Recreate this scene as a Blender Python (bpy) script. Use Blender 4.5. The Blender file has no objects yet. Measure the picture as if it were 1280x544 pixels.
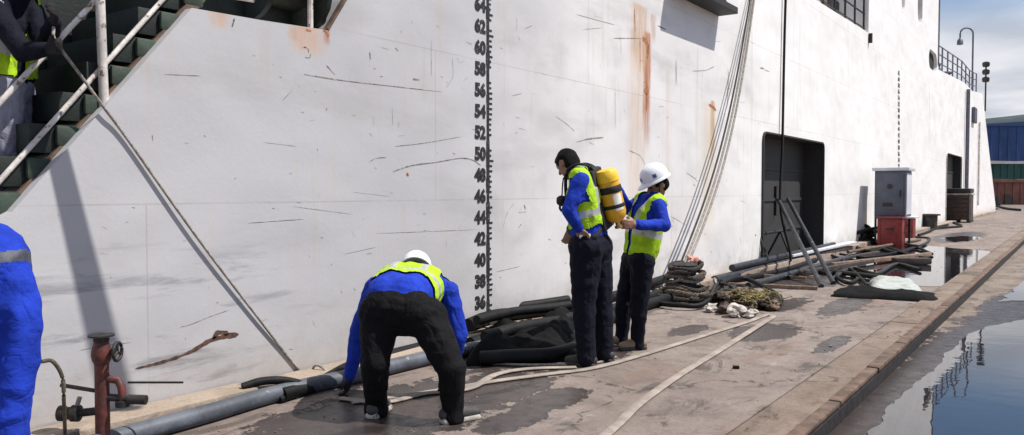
import bpy, bmesh, math, random
import numpy as np
from mathutils import Vector as V, Matrix, noise as mnoise
from mathutils.geometry import tessellate_polygon

random.seed(7)
S = bpy.context.scene
COL = S.collection
rad = math.radians

# ------------------------------------------------------------------ camera
F, VX, YH, CH = 1000.0, 1348.0, 239.0, 1.40          # focal length in pixels of 1280, vanishing point, eye height
PITCH = math.atan((272 - YH) / F)
YAW = math.atan((VX - 640) / F * math.cos(PITCH))
FH = V((-math.sin(YAW), math.cos(YAW), 0)); RT = V((math.cos(YAW), math.sin(YAW), 0)); UZ = V((0, 0, 1))
FW = FH * math.cos(PITCH) - UZ * math.sin(PITCH); UP = FH * math.sin(PITCH) + UZ * math.cos(PITCH)
CAM = V((0, 0, CH))
cd = bpy.data.cameras.new('camera'); co = bpy.data.objects.new('camera', cd); COL.objects.link(co)
cd.sensor_width = 36; cd.lens = F / 1280 * 36; cd.clip_end = 6000; cd.clip_start = .05
co.matrix_world = Matrix((( RT.x, UP.x, -FW.x, 0), (RT.y, UP.y, -FW.y, 0), (RT.z, UP.z, -FW.z, CH), (0, 0, 0, 1)))
S.camera = co

# ------------------------------------------------------------------ world, sun, exposure
SUN = V((.46, .26, .85)).normalized()
S.view_settings.view_transform = 'Standard'; S.view_settings.look = 'None'
S.view_settings.exposure = 0.22; S.view_settings.gamma = 1
w = bpy.data.worlds.new('World'); S.world = w; w.use_nodes = True
nt = w.node_tree; N = nt.nodes; L = nt.links; N.clear()
out = N.new('ShaderNodeOutputWorld'); bg = N.new('ShaderNodeBackground'); bg.inputs[1].default_value = .095
sky = N.new('ShaderNodeTexSky'); sky.sky_type = 'NISHITA'; sky.sun_disc = False
sky.sun_elevation = math.asin(SUN.z); sky.sun_rotation = math.atan2(SUN.x, SUN.y)
sky.dust_density = .2; sky.ozone_density = 5.0
tc = N.new('ShaderNodeTexCoord'); sx = N.new('ShaderNodeSeparateXYZ'); L.new(tc.outputs['Generated'], sx.inputs[0])
def wm(op, a, b):
    n = N.new('ShaderNodeMath'); n.operation = op
    for i, q in enumerate((a, b)):
        if isinstance(q, (int, float)): n.inputs[i].default_value = q
        else: L.new(q, n.inputs[i])
    return n.outputs[0]
zz = wm('ADD', wm('MAXIMUM', sx.outputs[2], 0), .10)
cx = N.new('ShaderNodeCombineXYZ'); L.new(wm('DIVIDE', sx.outputs[0], zz), cx.inputs[0]); L.new(wm('DIVIDE', sx.outputs[1], zz), cx.inputs[1])
cx.inputs[2].default_value = 5.7
n1 = N.new('ShaderNodeTexNoise'); n1.inputs['Scale'].default_value = .62; n1.inputs['Detail'].default_value = 9; n1.inputs['Roughness'].default_value = .56; n1.inputs['Distortion'].default_value = .3
L.new(cx.outputs[0], n1.inputs['Vector'])
r1 = N.new('ShaderNodeMapRange'); r1.interpolation_type = 'SMOOTHSTEP'; r1.inputs[1].default_value = .52; r1.inputs[2].default_value = .60
L.new(n1.outputs[0], r1.inputs[0])
hz = N.new('ShaderNodeMapRange'); hz.interpolation_type = 'SMOOTHSTEP'; hz.inputs[1].default_value = .235; hz.inputs[2].default_value = .15
L.new(sx.outputs[2], hz.inputs[0])
n2 = N.new('ShaderNodeTexNoise'); n2.inputs['Scale'].default_value = 1.7; n2.inputs['Detail'].default_value = 6; L.new(cx.outputs[0], n2.inputs['Vector'])
cr = N.new('ShaderNodeValToRGB'); cr.color_ramp.elements[0].position = .33; cr.color_ramp.elements[0].color = (5.0, 5.25, 5.9, 1)
cr.color_ramp.elements[1].position = .58; cr.color_ramp.elements[1].color = (7.4, 7.5, 7.9, 1); L.new(n2.outputs[0], cr.inputs[0])
cov = wm('MAXIMUM', r1.outputs[0], wm('MULTIPLY', hz.outputs[0], .97))
mx = N.new('ShaderNodeMixRGB'); L.new(cov, mx.inputs[0]); L.new(sky.outputs[0], mx.inputs[1]); L.new(cr.outputs[0], mx.inputs[2])
L.new(mx.outputs[0], bg.inputs[0]); L.new(bg.outputs[0], out.inputs[0])
sl = bpy.data.lights.new('sun', 'SUN'); so = bpy.data.objects.new('sun', sl); COL.objects.link(so)
sl.energy = 5.0; sl.angle = rad(.53); sl.color = (1, .955, .89)
so.rotation_euler = SUN.to_track_quat('Z', 'Y').to_euler(); so.location = (10, 5, 30)

# ------------------------------------------------------------------ pixel helpers (photo pixels -> places on ground, hull or at a depth)
HX = -4.65
def ray(x, y): return RT * ((x - 640) / F) - UP * ((y - 272) / F) + FW
def G(x, y, z=0.0): d = ray(x, y); return CAM + d * ((z - CH) / d.z)
def HP(x, y, X=HX): d = ray(x, y); return CAM + d * (X / d.x)
def PT(x, y, wd): return CAM + ray(x, y) * wd

# ------------------------------------------------------------------ materials
class NT:
    def __init__(s, m): s.t = m.node_tree; s.n = s.t.nodes; s.l = s.t.links
    def new(s, k, **kw):
        n = s.n.new('ShaderNode' + k)
        for a, b in kw.items(): setattr(n, a, b)
        return n
    def put(s, q, sock):
        if hasattr(q, 'is_output'): s.l.new(q, sock)
        else:
            sock.default_value = q
    def math(s, op, a, b=0.0, c=None):
        n = s.new('Math', operation=op); s.put(a, n.inputs[0]); s.put(b, n.inputs[1])
        if c is not None: s.put(c, n.inputs[2])
        return n.outputs[0]
    def mr(s, v, a, b, c=0.0, d=1.0):
        n = s.new('MapRange', interpolation_type='SMOOTHSTEP'); s.put(v, n.inputs[0])
        for i, q in enumerate((a, b, c, d)): s.put(q, n.inputs[i + 1])
        return n.outputs[0]
    def noise(s, vec, sc, det=5, ro=.55, dist=0.0):
        n = s.new('TexNoise'); n.inputs['Scale'].default_value = sc; n.inputs['Detail'].default_value = det
        n.inputs['Roughness'].default_value = ro; n.inputs['Distortion'].default_value = dist; s.put(vec, n.inputs['Vector']); return n.outputs[0]
    def mix(s, f, a, b):
        n = s.new('MixRGB'); s.put(f, n.inputs[0])
        for i, q in ((1, a), (2, b)):
            if isinstance(q, tuple): n.inputs[i].default_value = (*q[:3], 1)
            else: s.l.new(q, n.inputs[i])
        return n.outputs[0]
    def scale(s, vec, x, y, z):
        n = s.new('Mapping'); s.put(vec, n.inputs[0]); n.inputs['Scale'].default_value = (x, y, z); return n.outputs[0]
def base_mat(name):
    m = bpy.data.materials.new(name); m.use_nodes = True; t = NT(m)
    return m, t, t.n['Principled BSDF']
def pmat(name, c, rough=.6, metal=0.0, var=.25, sc=6.0, c2=None, wear=0.0, bump=.15, bsc=40.0, spec=.5, coat=0.0):
    """plain paint, cloth, rubber, metal: mottled colour, worn patches of c2, fine relief"""
    m, t, b = base_mat(name)
    g = t.new('NewGeometry').outputs['Position']
    n = t.noise(g, sc, 6, .6)
    d = tuple(q * (1 - var) for q in c); e = tuple(min(1, q * (1 + var)) for q in c)
    col = t.mix(t.mr(n, .32, .68), d, e)
    if c2:
        n3 = t.noise(g, sc * 2.3, 8, .65)
        col = t.mix(t.mr(n3, .64 - wear, .72 - wear), col, c2)
    t.l.new(col, b.inputs['Base Color'])
    n4 = t.noise(g, bsc, 5, .6)
    t.l.new(t.math('ADD', t.math('MULTIPLY', n4, .25), rough - .12), b.inputs['Roughness'])
    b.inputs['Metallic'].default_value = metal; b.inputs['Specular IOR Level'].default_value = spec
    if coat: b.inputs['Coat Weight'].default_value = coat
    bp = t.new('Bump'); bp.inputs['Strength'].default_value = bump; bp.inputs['Distance'].default_value = .02
    t.l.new(n4, bp.inputs['Height']); t.l.new(bp.outputs[0], b.inputs['Normal'])
    return m
def cloth(name, c, var=.2):
    m, t, b = base_mat(name)
    g = t.new('NewGeometry').outputs['Position']
    n = t.noise(g, 9, 4, .6)
    cc = t.mix(t.mr(n, .3, .7), tuple(q * (1 - var) for q in c), tuple(q * (1 + var) for q in c))
    cc = t.mix(t.mr(t.noise(g, 4.5, 8, .7), .52, .75, 0, .22), cc, tuple(min(1, q * .5 + .035) for q in c) if max(c) > .02 else c)
    t.l.new(cc, b.inputs['Base Color'])
    b.inputs['Roughness'].default_value = .85; b.inputs['Specular IOR Level'].default_value = .2
    f1 = t.math('ABSOLUTE', t.math('SUBTRACT', t.noise(t.scale(g, 1, 1, .55), 6.5, 3, .5, .5), .5))
    f2 = t.math('ABSOLUTE', t.math('SUBTRACT', t.noise(t.scale(g, 1, 1, 1.3), 15, 3, .5, .3), .5))
    f = t.math('ADD', t.math('POWER', f1, .6), t.math('MULTIPLY', t.math('POWER', f2, .7), .35))
    bp = t.new('Bump'); bp.inputs['Strength'].default_value = .55; bp.inputs['Distance'].default_value = .035
    t.l.new(f, bp.inputs['Height']); t.l.new(bp.outputs[0], b.inputs['Normal'])
    return m

M = {}
M['blue'] = cloth('blue_cloth', (.010, .036, .36))
M['navy'] = cloth('navy_cloth', (.004, .0045, .012))
M['black'] = cloth('black_cloth', (.0035, .0035, .005))
M['ltgrey'] = cloth('light_grey_cloth', (.24, .24, .30))
M['vest'] = cloth('yellow_green_cloth', (.36, .58, .02), .2)
M['reflect'] = pmat('silver_reflective_tape', (.42, .43, .42), .35, .2, .12, 20, bump=.05)
M['darktape'] = pmat('dull_grey_tape', (.05, .055, .075), .6, 0, .3, 20)
M['skin'] = pmat('skin', (.24, .125, .08), .55, 0, .12, 14, bump=.05)
M['lips'] = pmat('lips', (.20, .07, .05), .5)
M['eye'] = pmat('dark_eyes', (.01, .008, .006), .2)
M['hair'] = pmat('black_hair', (.004, .0035, .003), .8, 0, .4, 60, bump=.8, bsc=160, spec=.2)
M['glove'] = cloth('dark_work_glove', (.02, .018, .02))
M['sole'] = pmat('shoe_rubber', (.03, .025, .022), .7)
M['tan'] = pmat('dusty_tan_leather', (.22, .15, .10), .7)
M['sneak'] = pmat('dark_shoe_upper', (.045, .04, .04), .7, c2=(.40, .38, .36), wear=.02, sc=14)
M['helmet'] = pmat('white_helmet_shell', (.74, .75, .80), .3, 0, .05, 5, bump=.02)
M['emblem'] = pmat('blue_print', (.05, .08, .25), .5)
M['cyl'] = pmat('yellow_cylinder_paint', (.68, .36, .02), .38, 0, .10, 8, c2=(.3, .16, .03), wear=-.02, bump=.03)
M['cyltop'] = pmat('yellow_cap_plastic', (.82, .50, .02), .5, 0, .08)
M['strap'] = pmat('black_webbing', (.01, .01, .012), .8)
M['label'] = pmat('pale_label_print', (.72, .70, .64), .6)
M['brass'] = pmat('brass', (.5, .33, .12), .35, .9)
M['rubber'] = pmat('black_rubber_hose', (.007, .007, .008), .62, 0, .4, 8, c2=(.022, .02, .02), wear=.0, spec=.2)
M['greyhose'] = pmat('blue_grey_hose', (.075, .085, .105), .55, 0, .3, 6, c2=(.24, .22, .21), wear=.01)
M['canvas'] = pmat('dusty_canvas_hose', (.29, .245, .21), .9, 0, .22, 5, c2=(.22, .17, .13), wear=.05, bump=.3, bsc=120)
M['rope'] = pmat('worn_grey_rope', (.33, .30, .27), .95, 0, .3, 25, bump=.9, bsc=90)
M['darkrope'] = pmat('dark_rope', (.05, .045, .04), .95, 0, .3, 25, bump=.9, bsc=90)
M['brownrope'] = pmat('brown_rope', (.13, .10, .07), .95, 0, .35, 25, bump=.9, bsc=90)
M['blackrope'] = pmat('tarred_rope', (.008, .008, .008), .9)
M['whitesteel'] = pmat('white_painted_steel', (.58, .54, .51), .5, 0, .25, 8, c2=(.16, .10, .07), wear=.09)
M['green'] = pmat('dark_green_paint', (.006, .012, .009), .6, 0, .4, 4, c2=(.03, .02, .013), wear=.04)
M['green2'] = pmat('faded_green_paint', (.030, .048, .034), .7, 0, .35, 6, c2=(.10, .07, .05), wear=.05)
M['brownsteel'] = pmat('rusty_brown_steel', (.12, .075, .052), .75, 0, .4, 7, c2=(.05, .035, .03), wear=.08)
M['redpaint'] = pmat('faded_red_paint', (.10, .022, .018), .6, 0, .35, 18, c2=(.045, .025, .02), wear=.12)
M['redbox'] = pmat('red_box_paint', (.19, .018, .018), .5, 0, .3, 5, c2=(.08, .02, .018), wear=.07)
M['iron'] = pmat('dark_iron', (.025, .022, .022), .6, .3, .4, 15, c2=(.10, .05, .03), wear=.05)
M['darkpanel'] = pmat('dark_grey_door_paint', (.030, .028, .028), .65, 0, .18, 1.2, c2=(.06, .05, .045), wear=-.04)
M['darkhole'] = pmat('dark_opening', (.012, .012, .014), .8)
M['cabinet'] = pmat('blue_grey_cabinet', (.085, .095, .125), .5, .1, .15, 3, c2=(.16, .15, .15), wear=-.03)
M['cabwhite'] = pmat('pale_sheet_metal', (.62, .63, .68), .4, .1, .08, 4)
M['timber'] = pmat('weathered_timber', (.20, .14, .10), .85, 0, .35, 9, c2=(.08, .06, .05), wear=.07, bump=.4)
M['darktimber'] = pmat('wet_dark_timber', (.05, .035, .028), .7, 0, .4, 9, c2=(.15, .11, .08), wear=.02, bump=.4)
M['pipe'] = pmat('dark_blue_grey_pipe', (.028, .029, .036), .5, .2, .3, 6, c2=(.20, .17, .15), wear=.04)
M['palepipe'] = pmat('galvanised_pipe', (.20, .19, .19), .5, .3, .2, 8, c2=(.16, .10, .07), wear=.04)
M['plastic'] = pmat('crumpled_white_plastic', (.40, .42, .39), .35, 0, .2, 9, bump=.5, bsc=18)
M['tarp'] = pmat('black_tarpaulin', (.003, .003, .0035), .85, 0, .3, 8, bump=.4, bsc=22, spec=.15)
M['pink'] = pmat('faded_pink_cloth', (.55, .25, .20), .85, 0, .4, 20, c2=(.6, .55, .5), wear=.1)
M['net'] = pmat('yellow_green_net', (.22, .18, .07), .9, 0, .3, 30, c2=(.18, .14, .06), wear=.1)
M['paleend'] = pmat('pale_cast_concrete', (.42, .38, .34), .8, c2=(.15, .12, .10), wear=.1)
M['drumgreen'] = pmat('dark_drum_steel', (.04, .036, .032), .6, .1, .4, 6, c2=(.14, .08, .05), wear=.04)
M['winchbrown'] = pmat('brown_machine_paint', (.075, .042, .033), .6, 0, .35, 3, c2=(.16, .10, .07), wear=.03)
M['markblack'] = pmat('worn_black_marking', (.012, .012, .013), .6, 0, .3, 30, c2=(.30, .29, .29), wear=.045)
M['scratch'] = pmat('bare_scratch', (.17, .135, .12), .8, 0, .6, 14, c2=(.40, .37, .35), wear=.14)
M['rustscr'] = pmat('rusty_gouge', (.09, .045, .03), .85, 0, .5, 25)
M['orangerust'] = pmat('orange_rust', (.36, .15, .07), .9, 0, .4, 20, c2=(.16, .06, .03), wear=.08)
M['seam'] = pmat('grey_weld_line', (.42, .40, .39), .7)
M['farblue'] = pmat('blue_shed_cladding', (.02, .06, .19), .6, 0, .2, .3)
M['fargreen'] = pmat('dark_green_cladding', (.02, .075, .065), .7, 0, .3, .4)
M['farwhite'] = pmat('pale_wall', (.5, .5, .48), .8, 0, .15, .3)
M['farred'] = pmat('brick_red_ground_wall', (.20, .09, .07), .85, 0, .3, .4)
M['glass'] = pmat('dark_glass', (.02, .025, .03), .15)
M['lampgrey'] = pmat('grey_lamp_post_paint', (.10, .10, .13), .5)

def hull_material():
    m, t, b = base_mat('aged_white_hull_paint')
    g = t.new('NewGeometry').outputs['Position']
    sp = t.new('SeparateXYZ'); t.l.new(g, sp.inputs[0]); Y, Z = sp.outputs[1], sp.outputs[2]
    # uneven light painted into the tone: greyer aft of the draught marks, whiter forward
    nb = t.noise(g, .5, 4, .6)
    aft_shade = t.mr(t.math('ADD', Y, t.math('MULTIPLY', nb, 2.2)), 6.2, 9.4, 1, 0)
    c = t.mix(aft_shade, (.72, .695, .69), (.475, .468, .482))
    ivory = t.mr(t.math('ADD', Y, t.math('MULTIPLY', nb, 5)), 12.5, 18.0, 0, 1)
    c = t.mix(ivory, c, (.86, .845, .83))
    blot = t.noise(t.scale(g, 1, .7, .9), 1.6, 7, .62)
    c = t.mix(t.math('MULTIPLY', t.mr(blot, .50, .76, 0, .5), t.math('SUBTRACT', 1.0, t.math('MULTIPLY', ivory, .75))), c, (.44, .425, .42))
    run = t.noise(t.scale(g, 1, 7, .35), 1.5, 6, .6)
    c = t.mix(t.mr(run, .56, .76, 0, .42), c, (.50, .41, .34))
    sg = t.noise(t.scale(g, 1, .35, 1.6), 1.1, 6, .6, .3)
    c = t.mix(t.math('MULTIPLY', t.mr(sg, .50, .72, 0, .38), t.math('SUBTRACT', 1.0, t.math('MULTIPLY', ivory, .8))), c, (.36, .34, .33))
    # horizontal rubbing grime low on the hull at the aft end
    rub = t.noise(t.scale(g, 1, .55, 4.2), 2.1, 7, .66, .35)
    zone = t.math('MULTIPLY', t.mr(Y, 3.0, 4.6, 1, 0), t.mr(Z, 1.35, .7, 0, 1))
    c = t.mix(t.math('MULTIPLY', t.math('MULTIPLY', t.mr(rub, .53, .70), zone), .85), c, (.22, .22, .235))
    # dirt splashed along the waterline
    spl = t.noise(g, 5, 8, .7)
    c = t.mix(t.math('MULTIPLY', t.mr(t.math('ADD', Z, t.math('MULTIPLY', spl, .9)), .95, .35, 0, 1), .6), c, (.36, .32, .28))
    # rust runs: (pixel x, top pixel y, bottom pixel y, half width m, strength, colour)
    wob = t.math('MULTIPLY', t.math('SUBTRACT', t.noise(t.scale(g, 1, 3, .9), 2.0, 5, .6), .5), .16)
    fine = t.noise(t.scale(g, 1, 16, .9), 2.2, 6, .68)
    Yw = t.math('ADD', Y, wob)
    runs = [(660, 60, 130, .05, .3, (.55, .47, .42)), (700, 30, 110, .08, .25, (.55, .47, .40)), (940, 40, 200, .10, .3, (.55, .46, .38)), (835, 90, 300, .10, .35, (.56, .45, .36)), (530, 60, 140, .04, .3, (.4, .36, .34)), (330, 40, 120, .06, .25, (.42, .37, .34)), (1000, 20, 140, .10, .18, (.6, .5, .42)), (925, 20, 120, .05, .35, (.5, .38, .28)), (809, 42, 200, .15, 1.3, (.44, .18, .075)), (808, 44, 120, .06, 1.0, (.30, .11, .05)), (808, 108, 150, .045, .9, (.24, .085, .04)),
            (800, 8, 105, .36, .85, (.52, .33, .19)), (796, 40, 340, .34, .5, (.60, .42, .28)), (817, 20, 60, .10, .6, (.42, .22, .12)), (793, 12, 74, .04, .8, (.34, .30, .22)),
            (891, 128, 215, .13, 1.2, (.50, .28, .15)), (886, 130, 335, .42, .5, (.62, .50, .34)), (845, 76, 108, .025, .8, (.3, .26, .24)),
            (872, 62, 230, .05, .40, (.5, .45, .42)), (910, 88, 150, .05, .5, (.42, .40, .40)), (776, 48, 70, .03, .7, (.5, .34, .25)),
            (274, 14, 40, .10, .6, (.55, .33, .2)), (385, 34, 75, .20, .75, (.58, .36, .24)), (408, 36, 60, .05, .8, (.4, .16, .08)),
            (368, 36, 55, .05, .5, (.5, .3, .18)), (1086, 42, 60, .12, .8, (.3, .25, .22)), (760, 0, 40, .05, .3, (.6, .5, .4))]
    for px, y0, y1, hw, st, rc in runs:
        p0 = HP(px, y0); p1 = HP(px, y1)
        u = t.math('ABSOLUTE', t.math('SUBTRACT', Yw, p0.y))
        mk = t.math('MULTIPLY', t.mr(u, hw * .25, hw, 1, 0), t.math('MULTIPLY', t.mr(Z, p1.z, p0.z - (p0.z - p1.z) * .55, 0, 1), t.mr(Z, p0.z - .015, p0.z + .05, 1, 0)))
        mk = t.math('MULTIPLY', t.math('MULTIPLY', mk, t.mr(fine, .28, .62, .25, 1)), st)
        c = t.mix(mk, c, rc)
    # plate seams: faint lines where plates are welded
    br = t.new('TexBrick'); cmb = t.new('CombineXYZ'); t.l.new(Y, cmb.inputs[0]); t.l.new(Z, cmb.inputs[1]); t.l.new(cmb.outputs[0], br.inputs['Vector'])
    br.inputs['Scale'].default_value = 1; br.inputs['Brick Width'].default_value = 5.4; br.inputs['Row Height'].default_value = 1.32; br.inputs['Mortar Size'].default_value = .007; br.inputs['Mortar Smooth'].default_value = .6
    c = t.mix(t.math('MULTIPLY', br.outputs['Fac'], t.mr(blot, .35, .6, .08, .42)), c, (.30, .27, .25))
    # flecks where paint has come off
    ch = t.noise(g, 13, 9, .7); ch2 = t.noise(g, 1.1, 3, .5)
    c = t.mix(t.math('MULTIPLY', t.mr(ch, .705, .73), t.mr(ch2, .48, .62)), c, (.16, .11, .09))
    t.l.new(c, b.inputs['Base Color'])
    t.l.new(t.mr(blot, .3, .7, .42, .62), b.inputs['Roughness']); b.inputs['Specular IOR Level'].default_value = .35
    wave = t.noise(t.scale(g, 1, 1, 1.2), .75, 2, .4)
    fr_ = t.math('MULTIPLY', t.math('SINE', t.math('MULTIPLY', t.math('ADD', Y, t.math('MULTIPLY', nb, .5)), 9.6)), t.mr(wave, .35, .65, .0006, .0032))
    h = t.math('ADD', t.math('ADD', t.math('MULTIPLY', wave, .085), fr_), t.math('MULTIPLY', ch, .0025))
    bp = t.new('Bump'); bp.inputs['Strength'].default_value = .9; bp.inputs['Distance'].default_value = 1.0
    t.l.new(h, bp.inputs['Height']); t.l.new(bp.outputs[0], b.inputs['Normal'])
    return m
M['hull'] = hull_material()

def concrete(name, a, bcol, wets=(), rust=(.20, .11, .07), streak=True):
    m, t, b = base_mat(name)
    g = t.new('NewGeometry').outputs['Position']
    n = t.noise(t.scale(g, 1, .6, 1), 1.3, 8, .65); n2 = t.noise(g, 9, 8, .7); n3 = t.noise(t.scale(g, 2.2, .35, 1), .9, 7, .66)
    c = t.mix(t.mr(n, .34, .66), a, bcol)
    c = t.mix(t.mr(n2, .50, .74, 0, .55), c, tuple(q * .45 for q in a))
    c = t.mix(t.mr(n3, .52, .70, 0, .60), c, rust)
    n5 = t.noise(t.scale(g, 1, .5, 1), 2.6, 9, .72, .6)
    c = t.mix(t.mr(n5, .545, .63, 0, .8), c, tuple(q * .30 for q in a))
    pale = t.noise(t.scale(g, 1.6, .5, 1), 2.1, 7, .7)
    c = t.mix(t.mr(pale, .60, .74, 0, .4), c, (.46, .41, .37))
    sm = t.noise(t.scale(g, .8, .8, 1), 3.4, 7, .62, .4)
    c = t.mix(t.mr(sm, .48, .66, 0, .45), c, tuple(q * .55 for q in a))
    gr_ = t.noise(g, 55, 4, .7)
    c = t.mix(t.mr(gr_, .35, .7, 0, .35), c, tuple(q * .5 for q in a))
    # cracks
    vo = t.new('TexVoronoi', feature='DISTANCE_TO_EDGE'); vo.inputs['Scale'].default_value = .42
    wv = t.new('VectorMath', operation='ADD'); t.l.new(g, wv.inputs[0]); ns = t.new('TexNoise'); ns.inputs['Scale'].default_value = 1.8; ns.inputs['Detail'].default_value = 6; t.l.new(g, ns.inputs['Vector'])
    t.l.new(ns.outputs['Color'], wv.inputs[1]); t.l.new(wv.outputs[0], vo.inputs['Vector'])
    crk = t.mr(vo.outputs['Distance'], .004, .012, 1, 0)
    c = t.mix(t.math('MULTIPLY', t.math('MULTIPLY', crk, .8), t.mr(n2, .45, .55)), c, tuple(q * .25 for q in a))
    # wet patches: darker and shinier, with ragged outlines
    sp = t.new('SeparateXYZ'); t.l.new(g, sp.inputs[0])
    wn = t.math('ADD', t.math('MULTIPLY', t.math('SUBTRACT', t.noise(g, 2.6, 8, .68), .5), 2.6), t.math('MULTIPLY', t.math('SUBTRACT', t.noise(t.scale(g, 1.4, .8, 1), 8, 6, .7), .5), 2.4))
    wet = None
    for (x, y, rx, ry) in wets:
        dx = t.math('DIVIDE', t.math('SUBTRACT', sp.outputs[0], x), rx); dy = t.math('DIVIDE', t.math('SUBTRACT', sp.outputs[1], y), ry)
        r = t.math('ADD', t.math('ADD', t.math('MULTIPLY', dx, dx), t.math('MULTIPLY', dy, dy)), wn)
        k = t.mr(r, 1.12, .88, 0, 1); wet = k if wet is None else t.math('MAXIMUM', wet, k)
    rough = t.mr(n2, .3, .7, .72, .95)
    if wet is not None:
        mul = t.new('MixRGB', blend_type='MULTIPLY'); t.l.new(wet, mul.inputs[0]); t.l.new(c, mul.inputs[1]); mul.inputs[2].default_value = (.24, .23, .24, 1); c = mul.outputs[0]
        rough = t.math('SUBTRACT', rough, t.math('MULTIPLY', wet, .48))
    t.l.new(c, b.inputs['Base Color']); t.l.new(rough, b.inputs['Roughness']); b.inputs['Specular IOR Level'].default_value = .4
    h = t.math('SUBTRACT', t.math('ADD', t.math('MULTIPLY', n2, .016), t.math('MULTIPLY', n5, .022)), t.math('MULTIPLY', crk, .002))
    if wet is not None: h = t.math('MULTIPLY', h, t.math('SUBTRACT', 1.0, t.math('MULTIPLY', wet, .7)))
    bp = t.new('Bump'); bp.inputs['Strength'].default_value = .9; bp.inputs['Distance'].default_value = 1.0
    t.l.new(h, bp.inputs['Height']); t.l.new(bp.outputs[0], b.inputs['Normal'])
    return m
def gw(px, py, rx, ry): p = G(px, py); return (p.x, p.y, rx, ry)
M['deck'] = concrete('stained_quay_concrete', (.195, .155, .135), (.265, .22, .195),
    [gw(520, 505, .55, .75), gw(600, 490, .35, .8), gw(650, 440, .55, .9), gw(955, 415, .30, .55), gw(430, 535, .5, .6), gw(690, 500, .18, .4), gw(880, 365, .35, .8), gw(1010, 352, .45, 1.1), gw(1060, 380, .2, 1.2), gw(1200, 296, .6, 3.5), gw(640, 525, .15, .3), gw(858, 413, .14, .40), gw(866, 412, .12, .30), gw(1040, 430, .10, .5), gw(985, 380, .2, .7), gw(760, 440, .2, .6)])
M['edge'] = concrete('rust_stained_edge_beam', (.185, .135, .105), (.25, .195, .155), rust=(.10, .055, .04))
M['lower'] = concrete('lower_yard_concrete', (.17, .135, .11), (.25, .20, .165), [(-1.0, 5.5, .34, 4.5), (-.75, 10, .3, 4)])
M['kerb'] = concrete('sandy_kerb_concrete', (.33, .26, .205), (.42, .345, .28))
def water():
    m, t, b = base_mat('shallow_puddle_water')
    g = t.new('NewGeometry').outputs['Position']
    b.inputs['Base Color'].default_value = (.014, .013, .016, 1); b.inputs['Roughness'].default_value = .012; b.inputs['IOR'].default_value = 1.9; b.inputs['Specular IOR Level'].default_value = .5
    bp = t.new('Bump'); bp.inputs['Strength'].default_value = .10; bp.inputs['Distance'].default_value = .01
    t.l.new(t.noise(t.scale(g, 1, 1, 1), 5.0, 2, .4), bp.inputs['Height']); t.l.new(bp.outputs[0], b.inputs['Normal'])
    return m
M['water'] = water()
M['hill'] = pmat('wooded_hill', (.028, .045, .05), .95, 0, .35, .03)
M['groundfar'] = M['lower']

# ------------------------------------------------------------------ object helpers
ROOT = {}
def link(o, parent=None):
    COL.objects.link(o)
    if parent is not None: o.parent = parent
    return o
def tag(o, label, cat, group=None):
    o['label'] = label; o['category'] = cat
    if group: o['group'] = group
    return o
def thing(name, loc, label, cat, group=None):
    o = bpy.data.objects.new(name, None); o.empty_display_size = .2; o.location = loc; link(o); ROOT[o.name] = V(loc)
    if label: tag(o, label, cat, group)
    return o
def structure(o): o['kind'] = 'structure'; return o
def place(name, me, parent=None, loc=None):
    """mesh data in world coordinates -> object whose origin is the thing's base (or the given point)"""
    if parent is not None: off = ROOT[parent.name]
    elif loc is not None: off = V(loc)
    else:
        n = len(me.vertices); a = np.empty(n * 3); me.vertices.foreach_get('co', a); a = a.reshape(-1, 3)
        off = V(((a[:, 0].min() + a[:, 0].max()) / 2, (a[:, 1].min() + a[:, 1].max()) / 2, a[:, 2].min()))
    me.transform(Matrix.Translation(-off)); me.update()
    o = bpy.data.objects.new(name, me); link(o, parent)
    if parent is None: o.location = off; ROOT[o.name] = off
    else: ROOT[o.name] = off
    return o
def smooth(me, ang=40):
    me.polygons.foreach_set('use_smooth', [True] * len(me.polygons))
    if ang:
        bm = bmesh.new(); bm.from_mesh(me)
        for e in bm.edges:
            if len(e.link_faces) == 2 and e.calc_face_angle(0) > rad(ang): e.smooth = False
        bm.to_mesh(me); bm.free()

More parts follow.
